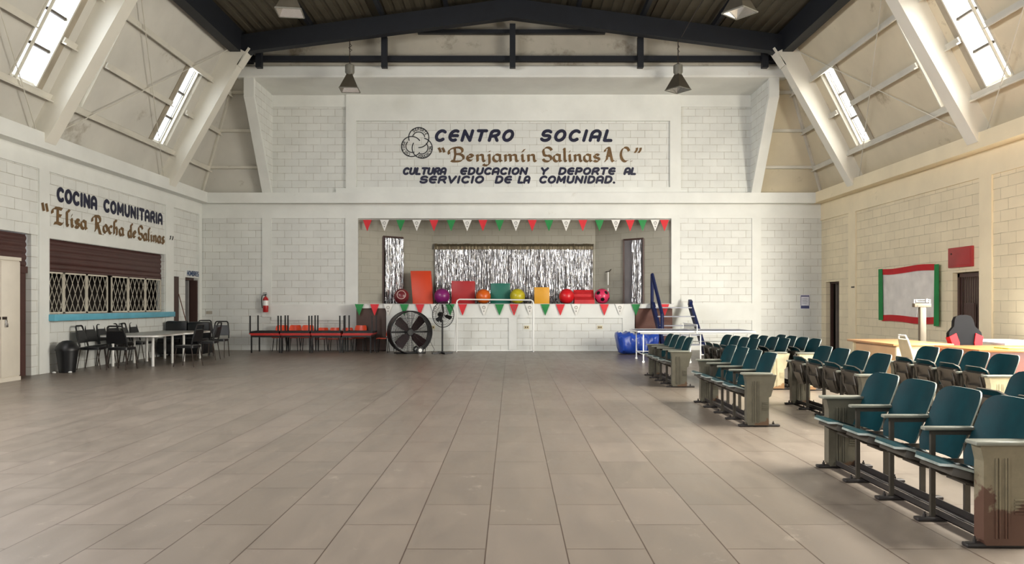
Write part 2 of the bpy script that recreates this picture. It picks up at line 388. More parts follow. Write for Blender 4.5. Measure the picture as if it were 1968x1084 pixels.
# windows
wn = 0; m_grime = paint('grimy_sheet', (70, 62, 52), .7, var=.3, nscale=5)
for side, mp in ((-1, m_paneL), (1, m_paneR)):
    for i, (a, b) in enumerate(win_spans()):
        wn += 1
        before = i % 2 == 0
        # the pane, a white reflecting fin beside the column, bars
        root = bpy.data.objects.new('window_%d' % wn, None); C.objects.link(root); struct(root)
        pa, pb = (a, b - .26) if before else (a + .16, b)
        fa, fb = (b - .24, b - .05) if before else (a, a + .14)
        MB().quad(SL(side, WT0, a, -.10), SL(side, WT0, b, -.10), SL(side, WT1, b, -.10), SL(side, WT1, a, -.10)).build('backing', m_grime, root, smooth=False)
        MB().quad(SL(side, WT0, pa, -.09), SL(side, WT0, pb, -.09), SL(side, WT1, pb, -.09), SL(side, WT1, pa, -.09)).build('pane', mp if a > 12.9 else (m_wideL if side < 0 else m_wideR), root, smooth=False)
        f = MB().bar(SL(side, WT0, (fa + fb) / 2, -.07), SL(side, WT1, (fa + fb) / 2, -.07), .02, abs(fb - fa), up=(0, 1, 0))
        f.bar(SL(side, WT0, (fa if before else fb), .02), SL(side, WT1, (fa if before else fb), .0), .05, .03, up=(0, 1, 0))
        f.build('reveal', m_frame, root, smooth=False)
        f = MB()
        for t in (.385, .555): f.bar(SL(side, t, pa, -.06), SL(side, t, pb, -.06), .05, .055)
        f.build('glazing_bar', m_grime, root, smooth=False)
        f = MB()
        for t in (WT0, WT1): f.bar(SL(side, t, a, -.05), SL(side, t, b, -.05), .05, .05)
        for y in (a, b): f.bar(SL(side, WT0, y, -.02), SL(side, WT1, y, -.02), .10, .035, up=(0, 1, 0))
        f.build('window_frame', m_steelwhite, root, smooth=False)

# roof
def zr(x): return 9.72 - abs(x) * .135
mb = MB()
for s in (-1, 1):
    n = 60
    for i in range(n):                       # ribbed sheets
        x0, x1 = s * 8.1 * i / n, s * 8.1 * (i + 1) / n
        dz = .03 if i % 2 else 0
        mb.quad((x0, YR, zr(x0) + dz), (x1, YR, zr(x1) + dz), (x1, 20.9, zr(x1) + dz), (x0, 20.9, zr(x0) + dz))
        mb.quad((x1, YR, zr(x1)), (x1, 20.9, zr(x1)), (x1, 20.9, zr(x1) + .03), (x1, YR, zr(x1) + .03))
struct(mb.build('ceiling', m_roof, smooth=False))
for y in FRAMES:
    mb = MB()
    top = [(x, zr(x) - .16) for x in (-7.75, 0, 7.75)]; bot = [(7.3, 7.98), (6.9, 8.16), (0, 9.05), (-6.9, 8.16), (-7.3, 7.98)]
    M = Matrix.Translation((0, y + .12, 0)) @ Matrix.Rotation(math.pi / 2, 4, 'X')
    mb.prism(top + bot, M, .24)
    struct(mb.build('beam_rafter', m_dark, smooth=False))
for x in (-7.35, -5.4, -3.47, -1.75, 0.03, 1.8, 3.53, 5.45, 7.35):
    big = abs(x) > 7
    struct(MB().b2((x - (.14 if big else .05), YR, zr(x) - (.62 if big else .16)), (x + (.14 if big else .05), 20.7, zr(x) - .01)).build('beam_purlin', m_dark, smooth=False))
# gable above the canopy
mb = MB(); M = Matrix.Translation((0, 20.78, 0)) @ Matrix.Rotation(math.pi / 2, 4, 'X')
mb.prism([(-8, 7.9), (8, 7.9), (8, zr(8)), (0, zr(0)), (-8, zr(8))], M, .06)
m_gable = paint('stained_white_gable', (178, 172, 158), .7, var=.15, nscale=.8, dirt=((122, 112, 96), 1.0, .56))
struct(mb.build('wall_gable', m_gable, smooth=False))
for x in (-6.95, -3.50, .03, 3.55, 6.98):
    struct(MB().b2((x - .08, 20.28, 7.9), (x + .08, 20.44, 9.1 - abs(x) * .10)).build('column_gable', m_dark, smooth=False))
struct(MB().b2((-7.2, 20.45, 8.13), (7.2, 20.6, 8.27)).build('beam_gable', m_dark, smooth=False))
struct(MB().b2((-2.6, 20.45, 8.90), (2.6, 20.6, 9.0)).build('beam_gable', m_dark, smooth=False))
# canopy slab and side fins
mb = MB().b2((-7.72, 20.6, 7.72), (7.75, 22.4, 8.05), bev=.05); struct(mb.build('slab_canopy', m_smooth, smooth=False))
for s, nm in ((-1, 'left'), (1, 'right')):
    mb = MB(); M = Matrix(((0, 0, s, s * 7.24), (1, 0, 0, 0), (0, 1, 0, 0), (0, 0, 0, 1)))
    poly = [(22.4, 4.7), (22.22, 4.7), (20.78, 7.05), (20.68, 7.18), (20.68, 7.74), (22.4, 7.74)]
    mb.prism(poly, M, .20); struct(mb.build('wall_fin_' + nm, m_by, smooth=False))
    mb = MB(); poly = [(22.40, 4.72), (22.18, 4.72), (20.74, 7.05), (20.64, 7.18), (20.64, 7.74), (20.74, 7.74), (20.74, 7.2), (20.86, 7.08), (22.3, 4.72)]
    mb.prism(poly, Matrix(((0, 0, s, s * 7.20), (1, 0, 0, 0), (0, 1, 0, 0), (0, 0, 0, 1))), .28); struct(mb.build('trim_fin_' + nm, m_smooth, smooth=False))

# stage recess
mb = MB()
ST = 24.35
pts = [(SX0, YB + .05), (-2.56, ST), (2.76, ST), (SX1, YB + .05)]
def dhole(a, b, u0, u1): return None
m_st = block('painted_blocks_stage', (176, 172, 158), 'x', mortar=(146, 140, 126), off=(.2, .02))
for p, q in zip(pts, pts[1:]):
    mb.quad((*p, 0), (*q, 0), (*q, 4.9), (*p, 4.9))
struct(mb.build('wall_stage', m_st, smooth=False))
struct(MB().quad((SX0, YB, 4.9), (SX1, YB, 4.9), (2.76, ST, 4.9), (-2.56, ST, 4.9)).build('ceiling_stage', m_smooth, smooth=False))
struct(MB().b2((SX0, 22.0, 1.33), (SX1, ST, 1.40)).build('floor_stage', paint('dark_stage_boards', (66, 56, 48), .6), smooth=False))
mb = MB(); mb.cur = 0
mb.b2((-3.68, 21.98, 0), (3.62, 22.3, 1.33)); mb.cur = 1
mb.b2((-3.72, 21.94, .98), (3.66, 22.3, 1.385)); mb.b2((-.08, 21.945, 0), (.16, 22, 1)); mb.b2((-3.72, 21.945, 0), (3.66, 22, .03)); mb.b2((3.3, 21.95, 0), (3.66, 22, 1.0)); mb.b2((-3.72, 21.95, 0), (-3.45, 22, 1.0)); mb.b2((SX0, 21.96, 1.27), (SX1, 22.35, 1.395))
struct(mb.build('wall_stage_front', [m_bx, m_smooth], smooth=False))

# ------------------------------------------------------------------ doors, openings
def dark_room(name, lo, hi, openface):
    """box of dark faces behind an opening; openface is skipped"""
    x0, y0, z0 = lo; x1, y1, z1 = hi; mb = MB()
    fs = {'x0': ((x0, y0, z0), (x0, y1, z0), (x0, y1, z1), (x0, y0, z1)), 'x1': ((x1, y0, z0), (x1, y1, z0), (x1, y1, z1), (x1, y0, z1)),
          'y0': ((x0, y0, z0), (x1, y0, z0), (x1, y0, z1), (x0, y0, z1)), 'y1': ((x0, y1, z0), (x1, y1, z0), (x1, y1, z1), (x0, y1, z1)),
          'z1': ((x0, y0, z1), (x1, y0, z1), (x1, y1, z1), (x0, y1, z1))}
    for k, v in fs.items():
        if k != openface: mb.quad(*v)
    return struct(mb.build(name, m_void, smooth=False))
dark_room('wall_kitchen', (-11.3, 14.7, 0), (-XW - .22, 20.3, 3.0), 'x1')
dark_room('wall_washroom', (-10.9, 21.1, 0), (-XW - .22, 22.35, 2.5), 'x1')
dark_room('wall_corridor', (XW + .22, 21.0, 0), (10.9, 22.3, 2.4), 'x0')
# washroom door with open leaf
d = bpy.data.objects.new('door_1', None); C.objects.link(d); struct(d)
MB().b2((-XW - .2, 21.3, 2.10), (-XW - .12, 22.14, 2.17)).b2((-XW - .22, 22.09, 0), (-XW - .002, 22.149, 2.1)).build('door_frame', m_door, d, smooth=False)
MB().b2((-XW - .62, 21.95, .02), (-XW - .2, 22.0, 2.09)).build('door_leaf', paint('pale_door_leaf', (150, 148, 146), .5), d, smooth=False)
d = bpy.data.objects.new('door_2', None); C.objects.link(d); struct(d)
MB().b2((-XW - .05, 20.53, .01), (-XW - .008, 20.89, 2.16)).build('door_leaf', m_door, d, smooth=False)
# right wall door with leaf ajar
d = bpy.data.objects.new('door_3', None); C.objects.link(d); struct(d)
MB().b2((XW + .12, 22.02, 0), (XW + .2, 22.08, 2.05)).b2((XW + .12, 21.2, 2.0), (XW + .2, 22.08, 2.05)).build('door_frame', m_door, d, smooth=False)
MB().b2((XW + .2, 21.84, .02), (XW + .62, 21.88, 2.0)).build('door_leaf', paint('grey_door_leaf', (118, 108, 100), .5), d, smooth=False)
MB().sphere((XW + .3, 21.80, 1.02), .04, 12).build('door_knob', m_tube, d)
# barred metal door
d = bpy.data.objects.new('door_4', None); C.objects.link(d); struct(d)
y0, y1 = BARD[0] + .02, BARD[1] - .02; xd = XW + .12
mb = MB()
for a, b, z0, z1 in ((y0, y0 + .07, 0.02, 2.04), (y1 - .07, y1, .02, 2.04), (y0, y1, 1.96, 2.04), (y0, y1, .02, .1), (y0, y1, .82, .9)): mb.b2((xd - .03, a, z0), (xd + .03, b, z1))
mb.build('door_frame', m_door, d, smooth=False)
MB().b2((xd - .008, y0 + .07, .1), (xd + .008, y1 - .07, .82)).b2((xd - .012, y0 + .3, .9), (xd + .012, y0 + .62, 1.42)).build('door_panel', m_door, d, smooth=False)
for i in range(9):
    yy = y0 + .12 + i * .076
    MB().cyl((xd, yy, .88), (xd, yy, 1.98), .014, 8).build('bar', m_door, d)
MB().b2((xd + .1, y0 - .05, 0), (xd + .12, y1 + .05, 2.1)).build('door_backing', paint('dim_room_wall', (150, 136, 118), .8), d, smooth=False)
# exterior paving outside the added openings
struct(MB().b2((XW + .25, 3, -.06), (18, 15, .004)).build('ground_outside', paint('pale_concrete', (190, 184, 172), .8), smooth=False))
struct(MB().b2((-7, -12, -.06), (5, YR - .21, .004)).build('ground_entrance', paint('pale_concrete', (190, 184, 172), .8), smooth=False))

# ------------------------------------------------------------------ painted lettering (own stroke alphabets)
def letters_sans():
    G = {}
    O = arcp(.40, .5, .38, .5, 0, 360, 22)
    G['O'] = (.8, [O]); G['C'] = (.76, [arcp(.42, .5, .40, .5, 48, 312, 16)])
    G['E'] = (.72, [arcp(.42, .5, .40, .5, 62, 298, 16), [(.04, .5), (.68, .5)]])
    G['N'] = (.8, [[(.04, 0), (.04, 1), (.74, 0), (.74, 1)]])
    G['T'] = (.74, [[(0, 1), (.74, 1)], [(.37, 1), (.37, 0)]])
    G['R'] = (.76, [[(.04, 0), (.04, .78)] + arcp(.30, .74, .26, .26, 180, 90, 5) + arcp(.5, .76, .22, .24, 90, -60, 8) + [(.48, .48), (.06, .42)], [(.45, .46), (.74, 0)]])
    G['S'] = (.72, [arcp(.38, .75, .32, .25, 30, 180, 8) + arcp(.30, .62, .24, .12, 180, 270, 4) + arcp(.42, .38, .28, .12, 90, 0, 4) + arcp(.36, .26, .34, .26, 0, -155, 9)])
    G['I'] = (.16, [[(.08, 0), (.08, 1)]])
    G['A'] = (.76, [[(.02, 0), (.02, .62)] + arcp(.37, .62, .35, .38, 180, 0, 12) + [(.72, .62), (.72, 0)], [(.02, .36), (.72, .36)]])
    G['L'] = (.62, [[(.04, 1), (.04, 0), (.60, 0)]])
    G['U'] = (.76, [[(.03, 1), (.03, .36)] + arcp(.37, .36, .34, .36, 180, 360, 12) + [(.71, 1)]])
    G['D'] = (.78, [[(.05, 0), (.05, 1), (.34, 1)] + arcp(.34, .5, .40, .5, 90, -90, 14) + [(.05, 0)]])
    G['Y'] = (.76, [[(0, 1), (.38, .48), (.76, 1)], [(.38, .48), (.38, 0)]])
    G['P'] = (.70, [[(.04, 0), (.04, 1), (.42, 1)] + arcp(.42, .72, .26, .28, 90, -90, 9) + [(.04, .44)]])
    G['V'] = (.76, [[(0, 1), (.36, 0), (.74, 1)]])
    G['M'] = (.96, [[(.04, 0), (.08, 1), (.46, .25), (.86, 1), (.90, 0)]])
    G['H'] = (.74, [[(.04, 0), (.04, 1)], [(.70, 0), (.70, 1)], [(.04, .5), (.70, .5)]])
    G['B'] = (.72, [[(.04, 0), (.04, 1), (.40, 1)] + arcp(.40, .76, .22, .24, 90, -90, 7) + arcp(.42, .26, .26, .26, 90, -90, 8) + [(.04, 0)]])
    G['.'] = (.16, [[(.06, 0), (.10, 0)]])
    return G
def letters_script():
    G = {}
    bowl = lambda cx, w=.2, h=.25: arcp(cx, h, w, h, 50, 310, 12)
    a = [[(.40, .44)] + arcp(.22, .25, .19, .25, 60, 300, 12) + [(.38, .14)], [(.40, .50), (.40, .08), (.48, 0), (.54, .06)]]
    G['a'] = (.54, a)
    G['e'] = (.46, [[(.06, .26), (.38, .34)] + arcp(.23, .28, .17, .22, 20, 320, 12)])
    G['n'] = (.58, [[(.02, .42), (.10, .50), (.12, 0)], [(.12, .36), (.26, .48), (.40, .46), (.42, .08), (.50, 0), (.57, .06)]])
    G['m'] = (.88, [[(.02, .42), (.10, .50), (.12, 0)], [(.12, .36), (.24, .48), (.38, .46), (.40, 0)], [(.40, .36), (.54, .48), (.68, .46), (.70, .08), (.78, 0), (.86, .06)]])
    G['i'] = (.28, [[(.02, .42), (.11, .50), (.12, .08), (.20, 0), (.27, .06)], [(.08, .68), (.15, .74)]])
    G['í'] = (.28, [[(.02, .42), (.11, .50), (.12, .08), (.20, 0), (.27, .06)], [(.09, .66), (.24, .88)]])
    G['j'] = (.26, [[(.02, .42), (.13, .50), (.14, -.12), (.04, -.28), (-.16, -.28), (-.20, -.18)], [(.10, .68), (.18, .76)]])
    G['s'] = (.42, [arcp(.21, .38, .15, .12, 20, 190, 8) + arcp(.21, .13, .17, .13, 100, -160, 10)])
    G['l'] = (.26, [[(.0, .86), (.10, .94), (.12, .08), (.20, 0), (.27, .06)]])
    G['L2'] = (.30, [arcp(.22, .84, .12, .12, 40, 180, 6) + [(.10, .6), (.10, .06), (.18, 0), (.26, .06)]])
    G['o'] = (.46, [arcp(.23, .25, .19, .25, 0, 360, 16)])
    G['c'] = (.42, [arcp(.24, .25, .19, .25, 45, 315, 12)])
    G['h'] = (.58, [arcp(.26, .82, .14, .13, 30, 180, 6) + [(.12, .6), (.12, 0)], [(.12, .36), (.26, .48), (.40, .44), (.42, .10), (.36, -.06)]])
    G['d'] = (.52, [[(.36, .42)] + arcp(.21, .25, .18, .25, 60, 300, 12) + [(.38, .12)], arcp(.46, .84, .10, .12, 30, 180, 6) + [(.38, .6), (.38, .08), (.46, 0), (.54, .06)]])
    G['B'] = (.92, [[(.04, .52), (.0, .66), (.06, .84), (.24, .95), (.50, 1.0)] + arcp(.54, .77, .24, .23, 80, -90, 9) + [(.36, .52)] + arcp(.54, .27, .30, .26, 90, -90, 10) + [(.30, .0), (.14, .06)], [(.34, 1.02), (.38, .5), (.30, .02)]])
    G['S'] = (.66, [arcp(.36, .74, .26, .26, 10, 190, 10) + arcp(.34, .5, .2, .1, 170, 270, 4) + arcp(.34, .22, .26, .22, 80, -170, 12)])
    G['A'] = (.78, [[(.10, .70), (.12, .86), (.30, .98), (.42, .98), (.62, .06), (.72, 0), (.78, .06)], [(.40, .98), (.22, .1), (.06, .0)], [(.2, .40), (.58, .40)]])
    G['C'] = (.70, [arcp(.40, .5, .32, .5, 50, 305, 16) + [], [(.60, .88), (.66, .74)]])
    G['E'] = (.92, [[(.0, .60), (.0, .80), (.16, .95), (.46, .98), (.72, .94)], [(.40, .98), (.38, .05)], [(.34, .54), (.66, .54)], [(.12, .02), (.38, .08), (.66, .02), (.80, .12)]])
    G['R'] = (.96, [[(.0, .58), (.0, .78), (.16, .95), (.46, 1.0)] + arcp(.52, .76, .24, .24, 80, -90, 9) + [(.36, .50)], [(.36, 1.0), (.36, .08), (.22, 0)], [(.50, .50), (.66, .1), (.78, -.20), (.94, -.30), (1.05, -.16)]])
    G['.'] = (.16, [[(.04, .0), (.10, .05)]])
    G['"'] = (.42, [[(.06, 1), (.14, .82)], [(.26, 1), (.34, .82)]])
    return G
GS, GC = letters_sans(), letters_script()
EPS = [0.0]
def draw_word(mb, word, G, x0, x1, y0, h, P, thick, shear=0.0, nib=None, gap=.22):
    """draw a word between x0 and x1 on the plane P(u, v, out)"""
    adv = []; x = 0
    for ch in word:
        wd, st = G[ch]; adv.append((x, st)); x += wd + gap
    total = x - gap; sx = (x1 - x0) / total
    for ox, strokes in adv:
        for st in strokes:
            q = [((ox + p[0]) * sx + x0 + shear * p[1] * h, y0 + p[1] * h) for p in st]
            ribbon(mb, q, thick, P, nib)
def ribbon(mb, q, thick, P, nib=None):
    def put(poly):
        EPS[0] = (EPS[0] + 1) % 60; e = .004 + EPS[0] * 2.5e-5
        mb.add([P(a, b, e) for a, b in poly], [tuple(range(len(poly)))])
    r = thick / 2
    for (ax, ay), (bx, by) in zip(q, q[1:]):
        dx, dy = bx - ax, by - ay; L = math.hypot(dx, dy)
        if L < 1e-6: continue
        nx, ny = -dy / L, dx / L
        if nib is None: ox, oy = nx * r, ny * r
        else:
            c, s_ = math.cos(nib[1]) * nib[0] / 2, math.sin(nib[1]) * nib[0] / 2
            side = 1 if c * nx + s_ * ny >= 0 else -1
            ox, oy = c * side + nx * r, s_ * side + ny * r
        put([(ax + ox, ay + oy), (bx + ox, by + oy), (bx - ox, by - oy), (ax - ox, ay - oy)])
    if nib is None:
        for (ax, ay) in q: put([(ax + r * math.cos(i * math.pi / 5), ay + r * math.sin(i * math.pi / 5)) for i in range(10)])
m_navy = paint('navy_lettering', (12, 15, 48), .5, var=.25, nscale=6)
m_gold = paint('ochre_lettering', (104, 76, 38), .5, var=.2, nscale=6)
m_ink = paint('black_lettering', (18, 18, 24), .5)
BY = YB - .003
QB = lambda u, v, o: (u, BY - o, v)
ub = lambda px: (px - PX) * (YB) / F
zb = lambda py: EYE + (PY - py) * (YB) / F
root = thing('wall_lettering', 'navy and ochre words painted with a round emblem high on the back wall', 'lettering', (0, 0, 0))
def line(words, y1, y0, G, mat, thick, name='text_line', shear=.0, nib=None, gap=.22, par=None):
    for wd, a, b in words:
        mb = MB(); h = zb(y1) - zb(y0); draw_word(mb, wd, G, ub(a), ub(b) - shear * h, zb(y0), h, QB, thick, shear, nib, gap)
        mb.build('painted_word', mat, par or root, smooth=False)
line([('CENTRO', 836, 988), ('SOCIAL', 1039, 1180)], 251.5, 270, GS, m_navy, .098, shear=.30, gap=.45)
line([('CULTURA', 775, 858), ('EDUCACION', 885, 1014), ('Y', 1039, 1053), ('DEPORTE', 1074, 1183), ('AL', 1200, 1223)], 323.5, 334.5, GS, m_navy, .070, shear=.25, gap=.30)
line([('SERVICIO', 807, 930), ('DE', 952, 984), ('LA', 996, 1019), ('COMUNIDAD.', 1037, 1184)], 339.5, 351, GS, m_navy, .070, shear=.25, gap=.30)
mb = MB(); nib = (.062, math.radians(38))
for wd, a, b in (('Benjamín', 862, 1032), ('Salinas', 1041, 1153), ('A.', 1160, 1186), ('C.', 1191, 1216)):
    mb = MB(); draw_word(mb, wd, GC, ub(a), ub(b), zb(310.5), zb(283.5) - zb(310.5), QB, .026, 0, nib, .06); mb.build('painted_word', m_gold, root, smooth=False)
mb = MB()
for a in (843, 850, 1220, 1227):
    ribbon(mb, [(ub(a), zb(284)), (ub(a + 2.5), zb(288)), (ub(a + 4), zb(293))] if a < 1000 else [(ub(a + 4), zb(284)), (ub(a + 4), zb(288)), (ub(a), zb(294))], .03, QB, (.05, math.radians(20)))
mb.build('quote_marks', m_gold, root, smooth=False)
# emblem: three interlaced rings with words
mb = MB(); ex, ez, k = ub(802.3), zb(276.6), .01163 * 1.0
R0 = .305; off = .195
for i, (ang, word) in enumerate(((78, 'DEPORTE'), (204, 'CULTURA'), (-42, 'EDUCACION'))):
    cx_, cz_ = ex + off * math.cos(math.radians(ang)), ez + off * math.sin(math.radians(ang))
    ribbon(mb, arcp(cx_, cz_, R0, R0, ang + 118, ang - 168, 40), .030, QB)
    ribbon(mb, arcp(cx_ - .02 * math.cos(math.radians(ang)), cz_ - .02 * math.sin(math.radians(ang)), R0 * .62, R0 * .62, ang + 85, ang - 65, 18), .028, QB)
    n = len(word)
    a1, a0 = ((ang + 48, ang - 52) if i != 2 else (ang - 68, ang + 48))
    for j, ch in enumerate(word):
        a = math.radians(a1 + (a0 - a1) * j / (n - 1)); wd, st = GS[ch]; hh = .075; ws = .06
        for s_ in st:
            pts = []
            for p in s_:
                lx, ly = (p[0] - wd / 2) * ws, (p[1] - .5) * hh
                r_ = R0 * .82
                if i == 2: rad, tan = r_ - ly, lx; px_, pz_ = cx_ + rad * math.cos(a) - tan * math.sin(a), cz_ + rad * math.sin(a) + tan * math.cos(a)
                else: rad, tan = r_ + ly, -lx; px_, pz_ = cx_ + rad * math.cos(a) - tan * math.sin(a), cz_ + rad * math.sin(a) + tan * math.cos(a)
                pts.append((px_, pz_))
            ribbon(mb, pts, .016, QB)
mb.build('emblem', m_ink, root, smooth=False)
# kitchen lettering on the left wall
QL = lambda u, v, o: (-XW + .003 + o, u, v)
root = thing('wall_lettering', 'navy and ochre words painted on the left wall above the kitchen shutter', 'lettering')
mb = MB(); yl = lambda px: XW * F / (PX - px)
for wd, a, b in (('COCINA', 15.3, 16.72), ('COMUNITARIA', 17.05, 19.86)): mb = MB(); draw_word(mb, wd, GS, a, b, 3.555, .235, QL, .085, 0, None, .34); mb.build('painted_word', m_navy, root, smooth=False)
mb = MB(); nib = (.07, math.radians(35))
def kw(word, a, b, z):
    mb = MB(); draw_word(mb, word, GK, a, b, z, .34, QL, .026, 0, nib, .07); mb.build('painted_word', m_gold, root, smooth=False)
GK = dict(GC); GK['l'] = GC['L2']
kw('Elisa', 15.12, 16.36, 3.05); kw('Rocha', 16.56, 17.92, 3.05); kw('de', 18.1, 18.5, 3.04); kw('Salinas', 18.58, 20.0, 3.03)
mb = MB(); QL2 = lambda u, v, o: (-XW + .038 + o, u, v)
for a in (14.74, 14.86): ribbon(mb, [(a, 3.42), (a + .05, 3.26)], .03, QL2, (.05, .3))
mb.build('opening_quote', m_gold, root, smooth=False)
mb = MB()
for a in (20.24, 20.38): ribbon(mb, [(a + .05, 3.27), (a + .05, 3.22), (a, 3.16)], .025, QL2, (.035, .3))
mb.build('closing_quote', m_ink, root, smooth=False)
# washroom sign
root = thing('door_sign', 'small white sign with blue capital letters over the dark washroom doorway', 'sign')
MB().b2((-XW, 21.32, 2.205), (-XW + .015, 22.2, 2.375)).build('sign_board', m_whiteplastic, root, smooth=False)
mb = MB(); draw_word(mb, 'HOMBRES', GS, 21.38, 22.14, 2.225, .13, lambda u, v, o: (-XW + .016 + o, u, v), .035, 0, None, .25)
mb.build('painted_word', paint('blue_lettering', (40, 66, 104), .5), root, smooth=False)

# ------------------------------------------------------------------ left side: shutters, grilles, cabinet
def slats(y0, y1, z0, z1, x, pitch=.085):
    """corrugated roll-shutter curtain"""
    mb = MB(); n = int((z1 - z0) / pitch * 6); prof = []
    for i in range(n + 1):
        z = z0 + (z1 - z0) * i / n; ph = (z - z0) / pitch * 2 * math.pi
        prof.append((x + .034 * math.copysign(abs(math.sin(ph / 2)) ** .6, 1), z))
    vs = [(p[0], y0, p[1]) for p in prof] + [(p[0], y1, p[1]) for p in prof]; m = len(prof)
    return mb.add(vs, [(i, i + 1, m + i + 1, m + i) for i in range(m - 1)])
sh = thing('roll_shutter', 'brown roll-up shutter half lowered above the lattice serving window', 'shutter', (0, 0, 0))
slats(15.0, 20.01, 2.10, 2.73, -XW - .12, .125).build('curtain', m_brown, sh, angle=80)
MB().b2((-XW - .14, 15.0, 2.07), (-XW - .08, 20.01, 2.115)).build('bottom_rail', m_brown, sh, smooth=False)
sh = thing('roll_shutter', 'brown roll-up shutter and jamb behind the tall white cabinet at left edge', 'shutter')
slats(10.6, 14.45, 2.12, 2.76, -XW - .12, .125).build('curtain', m_brown, sh, angle=80)
MB().b2((-XW - .16, 10.6, 2.0), (-XW - .06, 14.45, 2.13)).build('bottom_rail', m_brown, sh, smooth=False)
MB().b2((-XW - .16, 14.18, 0), (-XW - .10, 14.45, 2.0)).build('jamb', m_brown, sh, smooth=False)
MB().b2((-XW - .22, 10.6, 0), (-XW - .19, 14.18, 2.0)).build('lower_panel', m_brown, sh, smooth=False)
m_grille = paint('cream_grille', (206, 198, 182), .45)
edges = [14.99, 15.62, 16.46, 17.33, 17.47, 18.25, 19.1, 19.96]
gi = 0
for a, b in ((0, 1), (1, 2), (2, 3), (4, 5), (5, 6), (6, 7)):
    y0, y1 = edges[a] + .01, edges[b] - .01; z0, z1 = 1.20, 2.06; x = -XW - .07; gi += 1
    g = thing('lattice_grille', 'cream diamond lattice grille over the serving counter, %s from the left' % ORD[gi - 1], 'grille', (0, 0, 0), 0, 'lattice grilles over the counter')
    f = MB()
    for p in ((y0, y0 + .03, z0, z1), (y1 - .03, y1, z0, z1), (y0, y1, z0, z0 + .03), (y0, y1, z1 - .03, z1)): f.b2((x - .012, p[0], p[2]), (x + .012, p[1], p[3]))
    f.build('frame', m_grille, g, smooth=False)
    f = MB(); nx = 5; dw = (y1 - y0) / nx * 2; dh = (z1 - z0) / 4 * 1.0; sl = dh / (dw / 2) / 2 * 1.0
    H_ = z1 - z0; W_ = y1 - y0; run = W_ * .9
    st = W_ / 4.0
    k = -8
    for k in range(-6, 10):
        for sg in (1, -1):
            s0 = y0 + k * st
            pts = []
            for q in range(0, 41):
                zz = z0 + H_ * q / 40; yy = s0 + (H_ * q / 40) * .48 * sg + (0 if sg == 1 else .0)
                if y0 <= yy <= y1: pts.append((yy, zz))
            if len(pts) > 1: f.bar((x, *pts[0]), (x, *pts[-1]), .008, .010, up=(1, 0, 0))
    f.build('lattice', m_grille, g, smooth=False)
root = tag(MB().b2((-XW - .05, 14.95, 1.05), (-XW + .16, 20.32, 1.185), bev=.012).build('serving_ledge', paint('sky_blue_paint', (96, 168, 190), .45)), 'long sky blue ledge below the lattice serving window', 'counter')
# tall cabinet
m_cab = paint('cream_white_metal', (214, 206, 192), .45, var=.04)
cb = thing('metal_cabinet', 'tall cream metal cabinet with padlocked doors at left edge', 'cabinet', (-9.05, 13.1, 0))
MB().b2((-.33, -.52, .06), (-.02, .52, 2.2), bev=.006).build('body', m_cab, cb)
MB().b2((-.33, -.53, 0), (.0, .53, .07)).build('plinth', m_cab, cb, smooth=False)
MB().b2((-.34, -.53, 2.19), (.01, .53, 2.25)).build('top_cap', m_cab, cb, smooth=False)
for a, b in ((-.51, -.004), (.004, .51)):
    dr = MB().b2((-.02, a, .09), (0, b, 2.17), bev=.004).build('door', m_cab, cb)
    MB().b2((0, (.03 if a > 0 else -.08), 1.12), (.022, (.13 if a > 0 else -.03), 1.17), bev=.004).build('hasp', m_tube, dr)
pk = MB().b2((.005, .085, .98), (.035, .145, 1.05), bev=.006)
pk.tube([(.02, .095, 1.05), (.02, .097, 1.10), (.02, .115, 1.12), (.02, .133, 1.10), (.02, .135, 1.05)], .006, 6)
pk.build('padlock', m_chrome, cb)
# bin
tb = thing('trash_can', 'black swing-top trash can against the white wall below the ledge', 'trash can', (-9.08, 15.1, 0))
MB().lathe([(.15, 0), (.205, .46), (.215, .47), (.21, .45)], 28).build('body', m_black, tb)
MB().lathe([(.222, .45), (.222, .48), (.20, .53), (.15, .60), (.08, .645), (0, .655)], 28).build('lid', m_black, tb)
for i, (x, y) in enumerate(((-9.2, 14.86), (-8.93, 14.95))):
    f = MB().sphere((0, 0, .018), .04, 10, (1, .8, .45)); tag(f.build('paper_scrap', m_whiteplastic, loc=(x, y, 0)), 'small white scrap on the floor at the %s side of the black trash can' % ('wall' if i == 0 else 'room'), 'paper scrap', 'white scraps by the trash can')
# broom
bm_ = thing('broom', 'thin reddish broom handle leaning between the two doors behind the sofa', 'broom', (-9.2, 20.9, 0))
MB().cyl((.12, .18, .14), (-.16, -.12, 1.68), .013, 8).build('handle', paint('brown_stick', (96, 60, 44), .5), bm_)
MB().b2((.02, .05, .0), (.22, .31, .14), bev=.02).build('brush', m_brown, bm_)

# ------------------------------------------------------------------ folding tables and black chairs
m_top = paint('worn_laminate', (150, 144, 134), .3, var=.06)
m_edge = paint('white_edge', (222, 220, 214), .35)
def fold_table(cx, cy, wx, wy, label):
    t = thing('folding_table', label, 'table', (cx, cy, 0), 0, 'pale tables by the serving window')
    r = .12; a, b = wx / 2, wy / 2; poly = []
    for (sx, sy, st) in ((1, 1, 0), (-1, 1, 90), (-1, -1, 180), (1, -1, 270)):
        poly += arcp(sx * (a - r), sy * (b - r), r, r, st, st + 90, 6)
    MB().prism(poly, Matrix.Translation((0, 0, .695)), .012).build('table_top', m_top, t)
    big = [(x * 1.004, y * 1.004) for x, y in poly]
    MB().prism(big, Matrix.Translation((0, 0, .664)), .031).build('edge_band', m_edge, t)
    for sx in (-1, 1):
        for sy in (-1, 1):
            MB().cyl((sx * (a - .2), sy * (b - .24), 0), (sx * (a - .2), sy * (b - .24), .664), .03, 12).build('leg', m_edge, t)
    return t
